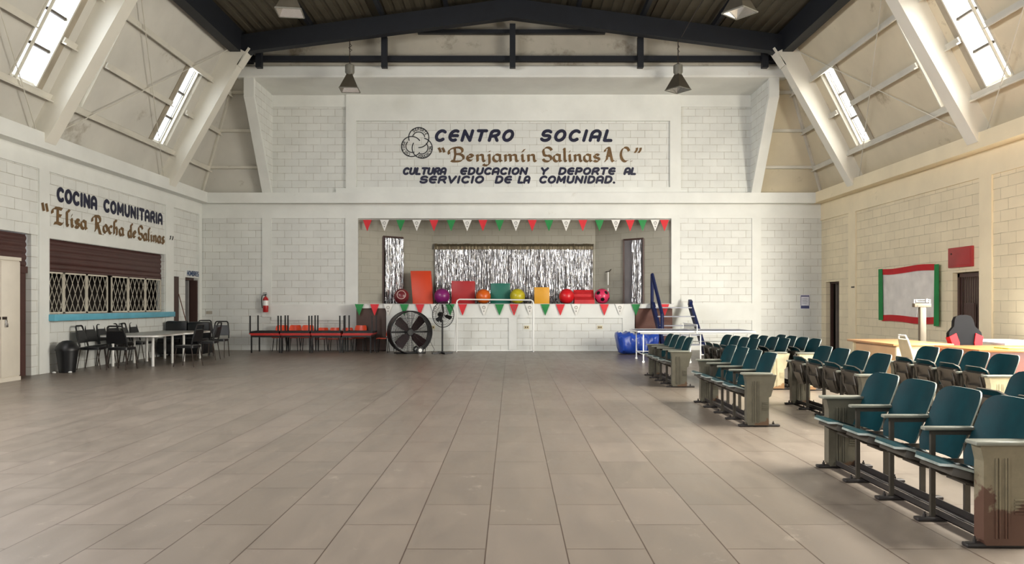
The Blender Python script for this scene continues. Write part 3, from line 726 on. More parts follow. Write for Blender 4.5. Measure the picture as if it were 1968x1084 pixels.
fold_table(-8.48, 17.02, 1.3, 1.42, 'pale folding table with white edge nearest the black trash can')
fold_table(-8.44, 18.48, 1.3, 1.42, 'pale folding table with white edge farther from the trash can, beside the sofa')
def stack_chair(label, x, y, rz, z=0, group='black padded chairs around the folding tables'):
    """padded chair; faces local +x"""
    c = thing('stacking_chair', label, 'chair', (x, y, z), rz, group)
    if not CH:
        f = MB()
        pr = arcp(0, 0, 1, 1, 0, 360, 4)
        seat = []
        for (sx, sy, st) in ((1, 1, 0), (-1, 1, 90), (-1, -1, 180), (1, -1, 270)): seat += arcp(sx * .15 + .02, sy * .15, .06, .06, st, st + 90, 4)
        CH['seat'] = (MB().prism(seat, Matrix.Translation((0, 0, .42)), .055).mesh('seat', m_vinyl), None)
        # back pad: tapered, leaning
        M = Matrix.Translation((-.19, 0, .54)) @ Matrix.Rotation(math.radians(-13), 4, 'Y') @ Matrix(((0, 0, 1, 0), (1, 0, 0, 0), (0, 1, 0, 0), (0, 0, 0, 1)))
        poly = [(-.20, .02), (.20, .02), (.205, .12), (.165, .29), (-.165, .29), (-.205, .12)]
        CH['backrest'] = (MB().prism(poly, M, .04).mesh('backrest', m_vinyl), None)
        fr = []
        for p in [(-.205, -.06), (-.205, .10), (-.175, .28)] + arcp(-.11, .34, .055, .055, 180, 90, 4) + arcp(.11, .34, .055, .055, 90, 0, 4) + [(.175, .28), (.205, .10), (.205, -.06)]:
            fr.append(M @ Vector((p[0], p[1], .02)))
        CH['back_frame'] = (MB().tube(fr, .018, 8).mesh('back_frame', m_blacktube), None)
        for i, (sx, sy) in enumerate(((1, 1), (1, -1), (-1, 1), (-1, -1))):
            p = [(.02 + sx * .17, sy * .19, .43), (.02 + sx * .19, sy * .195, .3), (.02 + sx * .235, sy * .205, 0)]
            CH['leg%d' % i] = (MB().tube(p, .011, 8).mesh('leg', m_tube), None)
    for k, (me, _) in CH.items(): link('leg' if k.startswith('leg') else k, me, c)
    return c
CH = {}
R_ = math.radians
stack_chair('black chair at the near left corner of the tables, nearest the trash can', -9.02, 15.88, R_(8))
for i, y in enumerate((16.46, 16.92, 17.4, 17.88, 18.36)):
    stack_chair('black chair against the wall under the blue ledge, %s from the trash can' % ORD[i], -9.16 + (.05 if i == 3 else 0), y, R_((0, 4, -5, 14, 2)[i]))
stack_chair('black chair with its back to the camera at the near table end', -8.33, 15.78, R_(90))
stack_chair('black chair facing left on the right side of the near table', -7.22, 16.55, R_(176))
stack_chair('black chair facing left on the right side of the farther table', -7.55, 18.45, R_(186))
stack_chair('black chair at the far table end facing the camera, beside the sofa', -7.72, 19.5, R_(-84))
stack_chair('black chair standing by the dark washroom doorway behind the sofa', -8.62, 20.75, R_(-70), 0)
so = thing('sofa', 'low black two-seat sofa behind the folding tables near the brown door', 'sofa', (-8.72, 19.75, 0))
MB().b2((-.62, -.32, .08), (.62, .30, .40), bev=.03).build('base', m_vinyl, so)
for s in (-1, 1):
    MB().b2((s * .30 - .29, -.36, .36), (s * .30 + .29, .14, .50), bev=.04).build('seat_cushion', m_vinyl, so)
    MB().b2((s * .30 - .30, .10, .42), (s * .30 + .30, .30, .92 + (.02 if s < 0 else 0)), bev=.06).build('back_cushion', m_vinyl, so)
for sx in (-1, 1):
    for sy in (-.26, .24): MB().cyl((sx * .54, sy, 0), (sx * .54, sy, .1), .025, 8).build('foot', m_black, so)

# ------------------------------------------------------------------ back left: extinguisher, children's tables, chairs
fe = thing('fire_extinguisher', 'red fire extinguisher with white label hanging on the back wall', 'fire extinguisher', (-7.40, 22.24, 1.15))
MB().lathe([(.0, 0), (.072, .0), (.08, .02), (.08, .38), (.06, .43), (.025, .46), (.025, .48), (0, .48)], 20).build('cylinder', paint('extinguisher_red', (170, 28, 30), .3), fe)
MB().lathe([(.0815, .20), (.0815, .35)], 20, None, False).build('paper_label', m_whiteplastic, fe)
MB().cyl((0, 0, .47), (0, 0, .53), .02, 10).b2((-.09, -.015, .53), (.04, .015, .55)).b2((-.08, -.015, .575), (.03, .015, .59)).build('valve', m_black, fe)
MB().tube([(-.02, 0, .51), (-.10, 0, .50), (-.125, 0, .40), (-.115, 0, .22), (-.10, 0, .12)], .014, 8).build('hose', m_black, fe)
m_redtop = paint('red_laminate', (186, 44, 36), .4)
m_redunder = paint('dark_board', (48, 22, 20), .6)
def kid_table(x, label, flip):
    t = thing('child_table', label, 'table', (x, 21.42, 0), 0, 'low red tables stacked by the back wall')
    s = -1 if flip else 1; z = .505
    Z = lambda v: z + .052 - (v - z) if flip else v
    def bx(mb, lo, hi): return mb.b2((lo[0], lo[1], min(Z(lo[2]), Z(hi[2]))), (hi[0], hi[1], max(Z(lo[2]), Z(hi[2]))))
    bx(MB(), (-.425, -.35, z - .006), (.425, .35, z + .024)).build('table_top', m_redtop, t, smooth=False)
    m = MB()
    for p in ((-.42, .42, -.345, -.315), (-.42, .42, .315, .345), (-.42, -.39, -.345, .345), (.39, .42, -.345, .345)): bx(m, (p[0], p[2], z - .058), (p[1], p[3], z - .006))
    m.build('apron', m_blacktube, t, smooth=False)
    for sx in (-1, 1):
        for sy in (-1, 1):
            bx(MB(), (sx * .40 - .017, sy * .33 - .017, 0), (sx * .40 + .017, sy * .33 + .017, z - .006)).build('leg', m_blacktube, t, smooth=False)
for i, x in enumerate((-7.02, -6.16, -5.29, -4.42)):
    kid_table(x, 'low red table with black legs upright on the floor, %s from the left' % ORD[i], False)
for i, x in enumerate((-7.06, -6.18, -5.30, -4.38)):
    kid_table(x, 'low table turned upside down with legs up, %s from the left' % ORD[i], True)
m_orange = paint('orange_plastic', (226, 74, 34), .35)
KC = {}
def kid_chair(label, x, y, rz, z=0):
    c = thing('child_chair', label, 'chair', (x, y, z), rz, 'orange chairs behind the red tables')
    if not KC:
        n = 9; vs = []; fs = []
        def shell(rows, th):
            vs = []; fs = []; m = len(rows)
            for off in (0, th):
                for (px_, pz_, hw, cv, nx, nz) in rows:
                    for j in range(n):
                        v = -1 + 2 * j / (n - 1)
                        vs.append((px_ + cv * v * v + nx * off, hw * v, pz_ + cv * .15 * v * v + nz * off))
            N = m * n
            for i in range(m - 1):
                for j in range(n - 1):
                    a = i * n + j; fs.append((a, a + 1, a + n + 1, a + n)); fs.append((N + a, N + a + n, N + a + n + 1, N + a + 1))
            for i in range(m - 1):
                for j in (0, n - 1):
                    a = i * n + j; fs.append((a, a + n, N + a + n, N + a))
            for i in (0, m - 1):
                for j in range(n - 1):
                    a = i * n + j; fs.append((a, a + 1, N + a + 1, N + a))
            return MB().add(vs, fs)
        KC['seat'] = shell([(.18, .40, .17, .0, 0, -1), (.15, .42, .18, .0, 0, -1), (0, .41, .18, .0, 0, -1), (-.12, .41, .17, .01, 0, -1)], .012).mesh('seat', m_orange)
        KC['backrest'] = shell([(-.15, .47, .16, .04, -1, 0), (-.17, .55, .18, .05, -1, 0), (-.19, .66, .18, .05, -1, 0), (-.21, .74, .16, .04, -1, 0), (-.215, .76, .13, .03, -1, 0)], .012).mesh('backrest', m_orange)
        KC['back_frame'] = MB().tube([(-.10, -.12, .40), (-.17, -.12, .5), (-.205, -.12, .66)], .01, 6).tube([(-.10, .12, .40), (-.17, .12, .5), (-.205, .12, .66)], .01, 6).mesh('back_frame', m_blacktube)
        for i, (sx, sy) in enumerate(((1, 1), (1, -1), (-1, 1), (-1, -1))):
            KC['leg%d' % i] = MB().tube([(sx * .12, sy * .13, .40), (sx * .16, sy * .16, 0)], .012, 6).mesh('leg', m_blacktube)
    for k, me in KC.items(): link('leg' if k.startswith('leg') else k, me, c)
    return c
for i, (px_, zz) in enumerate(((538, .0), (565, .02), (590, .01), (618, -.0), (642, 0), (667, 0), (694, .03))):
    low = i in (3, 4, 5)
    kc_ = kid_chair('orange child chair facing the room behind the red tables, %s from the left' % ORD[i], (px_ - PX) * 22.0 / F, 21.98 + (.02 if low else -.22 if i == 6 else 0), R_(-90 + (i % 3 - 1) * 4))
    if low: kc_.scale = (.9, .9, .9)
kid_chair('orange child chair turned sideways at the right end of the red tables', -3.70, 21.3, R_(180))
# dark boards closing the space under the stage
tag(MB().b2((-4.62, 22.0, .02), (-3.74, 22.05, 1.26)).build('plywood_hatch', paint('dark_brown_board', (78, 58, 50), .6)), 'dark brown board closing the left end under the stage, behind the drum fan', 'hatch')
tag(MB().b2((3.70, 22.05, .02), (4.80, 22.1, 1.26)).build('plywood_hatch', paint('red_brown_board', (104, 66, 54), .6)), 'red-brown board closing the right end under the stage, behind the stairs', 'hatch')

# ------------------------------------------------------------------ fans, goal, sockets
df = thing('drum_fan', 'large black drum fan with four dark red blades on white-hubbed wheels', 'fan', (-2.88, 20.9, .60), R_(22))
Mx = Matrix.Rotation(math.pi / 2, 4, 'X')
def ring(mb, r, y, th, n=48): mb.tube([(r * math.cos(2 * math.pi * k / n), y, r * math.sin(2 * math.pi * k / n)) for k in range(n)], th, 8, closed=True)
mb = MB().lathe([(.575, -.21), (.595, -.21), (.595, .21), (.575, .21), (.575, -.21)], 56, Mx, False); ring(mb, .59, -.22, .018); ring(mb, .59, .22, .018); mb.build('drum', m_black, df)
for y in (-.23, .23):
    mb = MB()
    for r in [.10 + .034 * q for q in range(14)]: ring(mb, r, y, .0048, 40)
    for k in range(16):
        a = 2 * math.pi * k / 16; mb.cyl((.1 * math.cos(a), y, .1 * math.sin(a)), (.58 * math.cos(a), y, .58 * math.sin(a)), .004, 5)
    mb.build('guard', m_blacktube, df)
MB().cyl((0, -.12, 0), (0, .02, 0), .09, 20).cyl((0, .02, 0), (0, .17, 0), .11, 20).build('motor', m_black, df)
MB().bar((-.58, .1, -.0), (.58, .1, 0), .03, .05).build('motor_mount', m_black, df, smooth=False)
m_blade = paint('oxblood_blade', (40, 12, 16), .4)
for k in range(4):
    a = R_(45 + 90 * k + 3); M = Matrix.Rotation(-a, 4, 'Y') @ Matrix.Translation((0, -.06, 0)) @ Matrix.Rotation(R_(24), 4, 'X') @ Matrix.Rotation(math.pi / 2, 4, 'X')
    MB().prism([(.07, -.05), (.2, -.13), (.50, -.15), (.53, .0), (.50, .15), (.2, .11), (.07, .05)], M, .008).build('blade', m_blade, df)
mb = MB().tube([(-.42, -.14, -.42), (-.42, -.14, -.585), (.42, -.14, -.585), (.42, -.14, -.42)], .016, 8).tube([(-.42, .14, -.42), (-.42, .14, -.585), (.42, .14, -.585), (.42, .14, -.42)], .016, 8); mb.build('stand', m_black, df)
for y in (-.26, .16):
    wl = MB().cyl((.24, y, -.505), (.24, y + .05, -.505), .093, 24).build('wheel', m_black, df)
    MB().cyl((.24, y - .006, -.505), (.24, y + .056, -.505), .052, 20).build('hub', m_whiteplastic, wl)
MB().cyl((.24, -.22, -.505), (.24, .2, -.505), .012, 8).build('axle', m_black, df)
MB().tube([(.59, .0, -.05), (.62, .0, -.15), (.60, -.02, -.28), (.66, -.02, -.40), (.72, 0, -.50), (.70, 0, -.575), (.63, 0, -.57)], .007, 6).build('cord', m_black, df)
pf = thing('pedestal_fan', 'slim black pedestal fan with round wire head turned to the right', 'fan', (-1.94, 20.75, 0))
for k in range(4):
    a = R_(25 + 90 * k); MB().bar((0, 0, .03), (.30 * math.cos(a), .30 * math.sin(a), .018), 0.07, .045).build('foot', m_black, pf, smooth=False)
MB().cyl((0, 0, .02), (0, 0, .16), .025, 12).cyl((0, 0, .1), (0, 0, .95), .024, 12).cyl((0, 0, .02), (0, 0, .06), .06, 14).build('pole', m_black, pf)
hd = link('fan_head', MB().lathe([(0, .02), (.05, .03), (.07, .08), (.07, .16), (.04, .22), (0, .22)], 18, Matrix.Rotation(math.pi / 2, 4, 'X') @ Matrix.Translation((0, 0, -.24))).b2((-.02, .06, -.22), (.02, .12, .0)).mesh('fan_head', m_black), pf, (.02, -.06, 1.10), R_(38))
mb = MB()
ring(mb, .355, -.02, .011)
for sg in (-1, 1):
    for k in range(36):
        a = 2 * math.pi * k / 36; c_, s_ = math.cos(a), math.sin(a)
        mb.tube([(.06 * c_, -.02 + sg * .085, .06 * s_), (.2 * c_, -.02 + sg * .08, .2 * s_), (.31 * c_, -.02 + sg * .05, .31 * s_), (.355 * c_, -.02, .355 * s_)], .0026, 4)
    ring(mb, .2, -.02 + sg * .08, .003); ring(mb, .1, -.02 + sg * .085, .003); ring(mb, .29, -.02 + sg * .055, .003)
mb.build('guard', m_blacktube, hd)
for k in range(3):
    a = R_(100 + 120 * k); M = Matrix.Rotation(-a, 4, 'Y') @ Matrix.Translation((0, -.03, 0)) @ Matrix.Rotation(R_(28), 4, 'X') @ Matrix.Rotation(math.pi / 2, 4, 'X')
    MB().prism([(.03, -.02), (.12, -.06), (.27, -.07), (.29, 0), (.27, .05), (.12, .04), (.03, .02)], M, .004).build('blade', m_black, hd)
MB().sphere((0, -.115, 0), .03, 14).build('badge', m_chrome, hd)
gl = thing('goal_frame', 'small white tube football goal standing before the stage', 'goal', (-.48, 21.3, 0))
m_goal = paint('white_goal_tube', (236, 236, 232), .3, var=.03)
tp = 1.53
MB().tube([(-1.10, 0, .02), (-1.10, 0, tp - .09), (-1.075, 0, tp - .03), (-1.02, 0, tp), (1.04, 0, tp - .02), (1.09, 0, tp - .05), (1.115, 0, tp - .11), (1.115, 0, .02)], .021, 10).build('front_frame', m_goal, gl)
MB().tube([(-1.10, 0, .022), (-1.13, .40, .022), (1.10, .40, .022), (1.115, 0, .022)], .02, 10).build('ground_frame', m_goal, gl)
MB().tube([(-1.09, .01, tp - .12), (-1.13, .40, .03)], .018, 8).build('side_brace', m_goal, gl); MB().tube([(1.11, .01, tp - .12), (1.10, .40, .03)], .018, 8).build('side_brace', m_goal, gl)
MB().tube([(-1.08, .0, tp - .1), (-1.18, .18, .02)], .014, 8).build('side_brace', m_goal, gl)
m_sock = paint('ivory_plate', (206, 196, 160), .4)
for i, (px_, lab) in enumerate(((831, 'beside the pedestal fan pole'), (1012, 'inside the goal frame at right'), (1153, 'midway between the goal and the blue bundle'))):
    p = at(px_, 629, 21.97)
    s = tag(MB().b2((-.075, -.012, -.05), (.075, .012, .05), bev=.004).build('wall_socket', m_sock, loc=p), 'ivory double socket on the stage front %s' % lab, 'socket', 'sockets along the stage front')
    MB().b2((-.045, -.016, -.022), (-.012, -.0115, .022)).b2((.012, -.016, -.022), (.045, -.0115, .022)).build('outlet', m_brown, s, smooth=False)
s = tag(MB().b2((-.09, -.012, -.04), (.09, .012, .05), bev=.004).build('wall_socket', paint('grey_plate', (168, 160, 146), .5), loc=at(402, 601, 22.385)), 'grey switch plate on the back wall near the left corner', 'switch')

# ------------------------------------------------------------------ stage: tinsel, balls, foam blocks, bunting
def tinsel_mat():
    k = NT('silver_tinsel'); v = k.coord((1, 1, .35)); n = k.noise(v, 38, 2)
    k.l(k.ramp(n, [(.35, (.42, .41, .42)), (.6, (.95, .95, .97))]), k.b.inputs['Base Color']); k.set(Metallic=1, Roughness=.24); MATS['tin'] = k.m; return k.m
m_tin = tinsel_mat()
def tinsel(p, q, z0, z1, n, seed, wd=.012, skip=None, pull=0.0):
    """hundreds of thin crinkled foil strips hanging between p and q"""
    rnd = random.Random(seed); p, q = Vector(p), Vector(q); d = (q - p); L = d.length; d.normalize(); nm = Vector((-d.y, d.x, 0)); mb = MB()
    for i in range(n):
        u = L * (i + rnd.random()) / n; off = rnd.uniform(-.03, .03); a = rnd.uniform(-1.2, 1.2); zb_ = z0 + rnd.random() ** 3 * .22
        seg = 16; vs = []
        for j in range(seg + 1):
            z = z1 + (zb_ - z1) * j / seg; a += rnd.uniform(-.55, .55); uu = u + rnd.uniform(-.006, .006)
            if pull and j < seg * .35: uu = u + (L * .75 - u) * pull * (1 - abs(j / (seg * .35)))
            c = p + d * uu + nm * (off + .008 * rnd.uniform(-1, 1)); h = (d * math.cos(a) + nm * math.sin(a)) * wd * .5 * rnd.uniform(.7, 1.5)
            vs += [(c.x - h.x, c.y - h.y, z), (c.x + h.x, c.y + h.y, z)]
        mb.add(vs, [(2 * j, 2 * j + 1, 2 * j + 3, 2 * j + 2) for j in range(seg)])
    return mb
def stagepoint(side, s):
    a, b = (Vector((SX0, YB + .05, 0)), Vector((-2.56, ST, 0))) if side < 0 else (Vector((SX1, YB + .05, 0)), Vector((2.76, ST, 0)))
    return a + (b - a) * s
o = tinsel((-2.50, ST - .10, 0), (2.66, ST - .10, 0), 1.40, 3.20, 900, 3, .009).build('tinsel_curtain', m_tin, smooth=False); tag(o, 'wide silver tinsel curtain covering the stage back wall', 'tinsel curtain', kind='stuff')
mb = MB(); rnd = random.Random(5)
tag(MB().b2((-2.52, ST - .05, 1.4), (2.68, ST - .02, 3.3)).build('backdrop_cloth', paint('grey_backdrop', (92, 86, 84), .7)), 'grey backing cloth behind the wide tinsel curtain', 'backdrop')
vs = []; n = 130
for i in range(n + 1):
    x = -2.53 + 5.22 * i / n; b = rnd.uniform(-.012, .012)
    vs += [(x, ST - .13 + b, 3.18 + rnd.uniform(-.008, .008)), (x, ST - .16 + b, 3.28), (x, ST - .10 + b, 3.37 + rnd.uniform(-.012, .012)), (x, ST - .05, 3.36)]
mb.add(vs, [(4 * i + k, 4 * i + k + 1, 4 * i + k + 5, 4 * i + k + 4) for i in range(n) for k in range(3)])
tag(mb.build('foil_valance', paint('crumpled_dull_foil', (150, 140, 118), .38, .85, bump=.4), smooth=False), 'crumpled dull foil band along the top of the wide tinsel curtain', 'valance')
for side, s0, s1, zt, lab in ((-1, .31, .565, 3.50, 'left'), (1, .34, .60, 3.44, 'right')):
    a, b = stagepoint(side, s0), stagepoint(side, s1); d_ = (b - a).normalized(); nm = Vector((d_.y, -d_.x, 0)) * (1 if side < 0 else -1)
    d = bpy.data.objects.new('door_%d' % (5 if side < 0 else 6), None); C.objects.link(d); struct(d)
    m = MB()
    for p in (a, b): m.bar((p.x + nm.x * .02, p.y + nm.y * .02, 1.4), (p.x + nm.x * .02, p.y + nm.y * .02, zt), .05, .05)
    m.bar(a + nm * .02 + Vector((0, 0, zt)), b + nm * .02 + Vector((0, 0, zt)), .05, .05); m.build('door_frame', m_door, d, smooth=False)
    c = (a + b) / 2
    MB().box((0, 0, 0), ((b - a).length, .01, zt - 1.4), M=Matrix.Translation((c.x + nm.x * .006, c.y + nm.y * .006, (zt + 1.4) / 2)), rz=math.atan2(d_.y, d_.x)).build('door_leaf', paint('stage_door_grey', (120, 116, 118), .6) if side > 0 else m_void, d, smooth=False)
    aa, bb = a + nm * .07 + d_ * .03, b + nm * .07 - d_ * .03
    if side > 0: aa = aa; 
    o = tinsel(aa if side < 0 else a + nm * .07 + (b - a) * .05, bb if side < 0 else a + nm * .07 + (b - a) * .5, 1.41, zt - .04, 110 if side < 0 else 46, 11 + side).build('tinsel_curtain', m_tin, smooth=False)
    tag(o, 'narrow silver tinsel curtain hanging in the %s stage door' % lab, 'tinsel curtain', kind='stuff')
# hook with a white ribbon
h = thing('wall_hook', 'small dark wall hook with a white ribbon beside the right stage door', 'hook', stagepoint(1, .80) + Vector((-.03, -.04, 2.43)))
MB().tube([(-.10, 0, 0), (.02, -.03, .02), (.08, 0, .09)], .012, 6).build('hook_bar', m_tube, h)
MB().b2((-.035, -.035, -.42), (.0, -.03, .0)).b2((-.03, -.03, -.62), (.0, -.026, -.52)).build('ribbon', m_whiteplastic, h, smooth=False)
ZS = 1.40
def ball(px_, r, y, rgb, label, kind=None):
    t = thing('ball', label, 'ball', ((px_ - PX) * y / F, y, ZS + r), 0, 'balls along the stage edge')
    MB().sphere((0, 0, 0), r, 32).build('shell', paint('ball_' + label.split()[0], rgb, .3, var=.05), t)
    return t, r
t, r = ball(771.5, .232, 22.62, (116, 44, 50), 'maroon ball with a pale ring at the left end of the stage')
n = Vector((.12, -.95, .22)).normalized(); M = n.to_track_quat('Z', 'Y').to_matrix()
MB().tube([M @ Vector((r * .55 * math.cos(2 * math.pi * k / 32), r * .55 * math.sin(2 * math.pi * k / 32), r * .832)) for k in range(32)], .012, 6, closed=True).build('ring_mark', paint('pale_ring', (206, 180, 170), .4), t)
ball(849.5, .236, 22.6, (130, 36, 108), 'purple ball on the stage beside the red square block')
ball(929, .225, 22.55, (214, 98, 30), 'plain orange ball between the red and teal blocks')
t, r = ball(994.5, .232, 22.55, (190, 176, 40), 'yellow-green ball between the teal and yellow blocks')
ball(1089, .232, 22.55, (208, 30, 38), 'glossy red ball left of the stepped red block')
t, r = ball(1157, .232, 22.55, (206, 52, 92), 'pink ball with black football patches near the stage stairs')
ph = (1 + 5 ** .5) / 2; mb = MB(); MR = Matrix.Rotation(.6, 3, 'X') @ Matrix.Rotation(.5, 3, 'Z') @ Matrix.Rotation(.3, 3, 'Y')
for v in [(0, a, b * ph) for a in (-1, 1) for b in (-1, 1)] + [(a, b * ph, 0) for a in (-1, 1) for b in (-1, 1)] + [(b * ph, 0, a) for a in (-1, 1) for b in (-1, 1)]:
    n = MR @ Vector(v).normalized(); q = n.to_track_quat('Z', 'Y').to_matrix(); ringv = []
    vs = [n * (r * 1.006)]; 
    for rr in (.5, 1):
        for k in range(10):
            w_ = (.30 if k % 2 == 0 else .25) * rr; a = math.pi * k / 5
            vs.append((q @ Vector((w_ * math.cos(a), w_ * math.sin(a), 1))).normalized() * (r * 1.006))
    mb.add(vs, [(0, 1 + k, 1 + (k + 1) % 10) for k in range(10)] + [(1 + k, 11 + k, 11 + (k + 1) % 10, 1 + (k + 1) % 10) for k in range(10)])
mb.build('patches', m_black, t)
def foam(px0, px1, py0, y, dep, rgb, label, lean=0, skew=0):
    x0, x1 = (px0 - PX) * y / F, (px1 - PX) * y / F; h = EYE + (PY - py0) * y / F - ZS
    mb = MB().box((0, 0, h / 2), (x1 - x0, dep, h), bev=.012)
    if skew: mb.v = [(a + skew * (1 - c / h), b + lean * c / h, c) for a, b, c in mb.v]
    o = mb.build('foam_block', paint('vinyl_' + label.split()[0] + label.split()[1], rgb, .45, var=.04), loc=((x0 + x1) / 2, y + dep / 2, ZS)); return tag(o, label, 'foam block', 'foam play blocks on the stage')
foam(787, 826, 520, 22.7, .30, (214, 66, 26), 'tall orange foam block leaning at the left end of the stage', .2, .10)
foam(867.5, 912.5, 540, 22.75, .35, (172, 30, 34), 'large red square foam block between the purple and orange balls')
foam(943, 980.5, 544.5, 22.75, .35, (20, 104, 88), 'teal square foam block behind the goal')
foam(1027, 1056, 552, 22.6, .35, (222, 160, 40), 'yellow square foam block right of the yellow-green ball')
# red stepped block
x0, x1 = (1104 - PX) * 22.5 / F, (1142.5 - PX) * 22.5 / F
mb = MB(); M = Matrix(((0, 0, 1, x0), (1, 0, 0, 22.45), (0, 1, 0, ZS), (0, 0, 0, 1)))
mb.prism([(0, 0), (.45, 0), (.45, .43), (.36, .43), (.30, .36), (.22, .30), (.20, .22), (.1, .18), (.02, .12)], M, x1 - x0)
tag(mb.build('foam_block', paint('vinyl_red_step', (196, 40, 46), .45)), 'low red stepped foam block between the red and pink balls', 'foam block', 'foam play blocks on the stage')
# bunting
m_pr = paint('red_tissue', (206, 34, 44), .6); m_pg = paint('green_tissue', (24, 128, 62), .6); m_pw = paint('white_tissue', (232, 230, 224), .6); m_pd = paint('punched_pattern', (120, 116, 112), .7)
def pennant(px_, py_, y, col, label, group, w_=.27, h_=.34):
    p = at(px_, py_, y); mat = {'R': m_pr, 'G': m_pg, 'W': m_pw}[col]; rnd = random.Random(int(px_)); tw = rnd.uniform(-.25, .25); cu = rnd.uniform(.01, .03)
    mb = MB(); n = 6; vs = []
    for j in range(n + 1):
        f = j / n
        for i in range(5):
            u = (-.5 + i / 4) * w_ * (1 - f * .98); bulge = cu * math.sin(f * 3) * (1 - (u / w_ * 2) ** 2)
            vs.append((u, -bulge + tw * u * f, -h_ * f))
    mb.add(vs, [(5 * j + i, 5 * j + i + 1, 5 * j + i + 6, 5 * j + i + 5) for j in range(n) for i in range(4)])
    vs2 = [(v[0], v[1] + .002, v[2]) for v in vs]
    if col == 'W' or int(px_) == 988:
        mb.cur = 1
        for k in range(8):
            a = 2 * math.pi * k / 8; c_, s_ = math.cos(a), math.sin(a); r0, r1 = .022, .052
            mb.add([(r0 * c_, -.034, -.10 + r0 * s_), (r1 * math.cos(a - .28), -.034, -.10 + r1 * math.sin(a - .28)), (r1 * math.cos(a + .28), -.034, -.10 + r1 * math.sin(a + .28))], [(0, 1, 2)])
        mb.add([(-.02, -.03, -.19), (.02, -.03, -.19), (0, -.03, -.24)], [(0, 1, 2)])
    o = mb.build('pennant', [mat, m_pd], loc=p, smooth=True); tag(o, label, 'pennant', group)
CN = {'R': 'red', 'G': 'green', 'W': 'white punched'}
up_ = list(zip((706, 739, 770, 801, 834, 867, 898, 928, 960, 991.5, 1023, 1055, 1088, 1120, 1152, 1183.5, 1211, 1235, 1259, 1277), 'RWGWRGWRGWRGWRGWRGWR'))
for i, (x, c) in enumerate(up_): pennant(x, 422.5, 22.33, c, '%s paper pennant on the upper string over the stage, %s from the left' % (CN[c], ORD[i]), 'pennants over the stage opening')
lo_ = list(zip((690.5, 720, 746, 777, 807, 836, 865, 889, 930, 960, 988, 1018, 1048, 1077, 1107, 1161.5, 1191, 1222, 1277.6), 'GRWGRWGRWGRWGRWRWGR'))
for i, (x, c) in enumerate(lo_): pennant(x, 584.5, 21.9, c, '%s paper pennant along the stage edge, %s from the left' % (CN[c], ORD[i]), 'pennants along the stage edge')
for y, py_, xs, lab in ((22.335, 422, (688, 800, 983, 1150, 1288), 'upper pennant string stretched across the stage opening'), (21.905, 584, (684, 800, 983, 1150, 1288), 'lower pennant string taped along the stage edge')):
    tag(MB().tube([at(x, py_ + .4 * (i % 2), y) for i, x in enumerate(xs)], .006, 6).build('bunting_string', m_whiteplastic), lab, 'string')

# ------------------------------------------------------------------ right: stairs, bundle, table tennis, notices
m_blue = paint('navy_blue_steel', (14, 28, 74), .45, spec=.3)
stp = thing('stage_stairs', 'dark blue steel stairs with one tall handrail climbing to the stage', 'stairs', (0, 0, 0))
yt, yb_ = 21.85, 20.15
for x in (4.18, 5.28):
    MB().bar((x, yt, 1.38), (x, yb_, .06), .09, .19).bar((x, yb_ + .1, .0), (x, yb_ + .1, .12), .045, .1).build('stringer', m_blue, stp, smooth=False)
for i in range(5):
    f = (i + .5) / 5.2; y = yt + (yb_ - yt) * f; z = 1.38 + (.06 - 1.38) * f
    MB().b2((4.2, y - .15, z + .02), (5.26, y + .13, z + .05)).build('tread', paint('pale_tread', (150, 152, 164), .4), stp, smooth=False)
MB().tube([(4.16, yt, 1.25), (4.16, yt, 2.26), (4.16, yt - .02, 2.27), (4.20, yb_ + .45, 1.10), (4.20, yb_ + .45, .45)], .05, 10).build('handrail', m_blue, stp)
MB().bar((5.28, yt, 1.34), (5.28, yt - .06, 1.5), .10, .16).build('post', m_blue, stp, smooth=False)
# crumpled blue tarpaulin bundle
mb = MB(); rnd = random.Random(4); nx_, nz_ = 40, 20; vs = []
def wob(a, b, c): return .5 * math.sin(a * 3.1 + c) + .3 * math.sin(b * 5.3 + a * 2 + c * 2) + .2 * math.sin(a * 9 + b * 7)
for i in range(nx_ + 1):
    u = i / nx_
    for j in range(nz_):
        a = 2 * math.pi * j / nz_; e = .55
        cy_, cz_ = math.cos(a), math.sin(a)
        ry, rz_ = .34, .30 - .03 * u
        yy = math.copysign(abs(cy_) ** e, cy_) * ry; zz = math.copysign(abs(cz_) ** e, cz_) * rz_
        k = .05 * wob(u * 7, a, 1.3) + .02 * math.sin(u * 31 + 4 * math.sin(a * 2))
        end = min(1, (1 - abs(2 * u - 1)) * 8) ** .5
        zz *= (.88 + .12 * end); yy *= (.8 + .2 * end)
        x = -.56 + 1.12 * u + (.06 * (zz / .3) if u < .5 else -.04 * zz / .3) * -1
        vs.append((x + k * .5, yy + k, max(.004, .30 + zz + (k if cz_ > -.5 else 0))))
fs = [(i * nz_ + j, i * nz_ + (j + 1) % nz_, (i + 1) * nz_ + (j + 1) % nz_, (i + 1) * nz_ + j) for i in range(nx_) for j in range(nz_)] + [tuple(range(nz_)), tuple(nx_ * nz_ + j for j in range(nz_))]
mb.add(vs, fs)
tag(mb.build('tarpaulin_bundle', paint('blue_vinyl_tarp', (36, 72, 168), .28, var=.25, nscale=4, bump=.3), loc=(3.52, 20.72, 0), angle=50), 'shiny blue folded tarpaulin bundle on the floor before the stage stairs', 'tarpaulin')
tt = thing('table_tennis_table', 'long grey table tennis table with net in front of the stairs', 'table', (4.36, 18.05, 0), R_(-2))
MB().b2((-1.37, -.762, .735), (1.37, .762, .76)).build('table_top', paint('grey_table_top', (84, 88, 112), .45), tt, smooth=False)
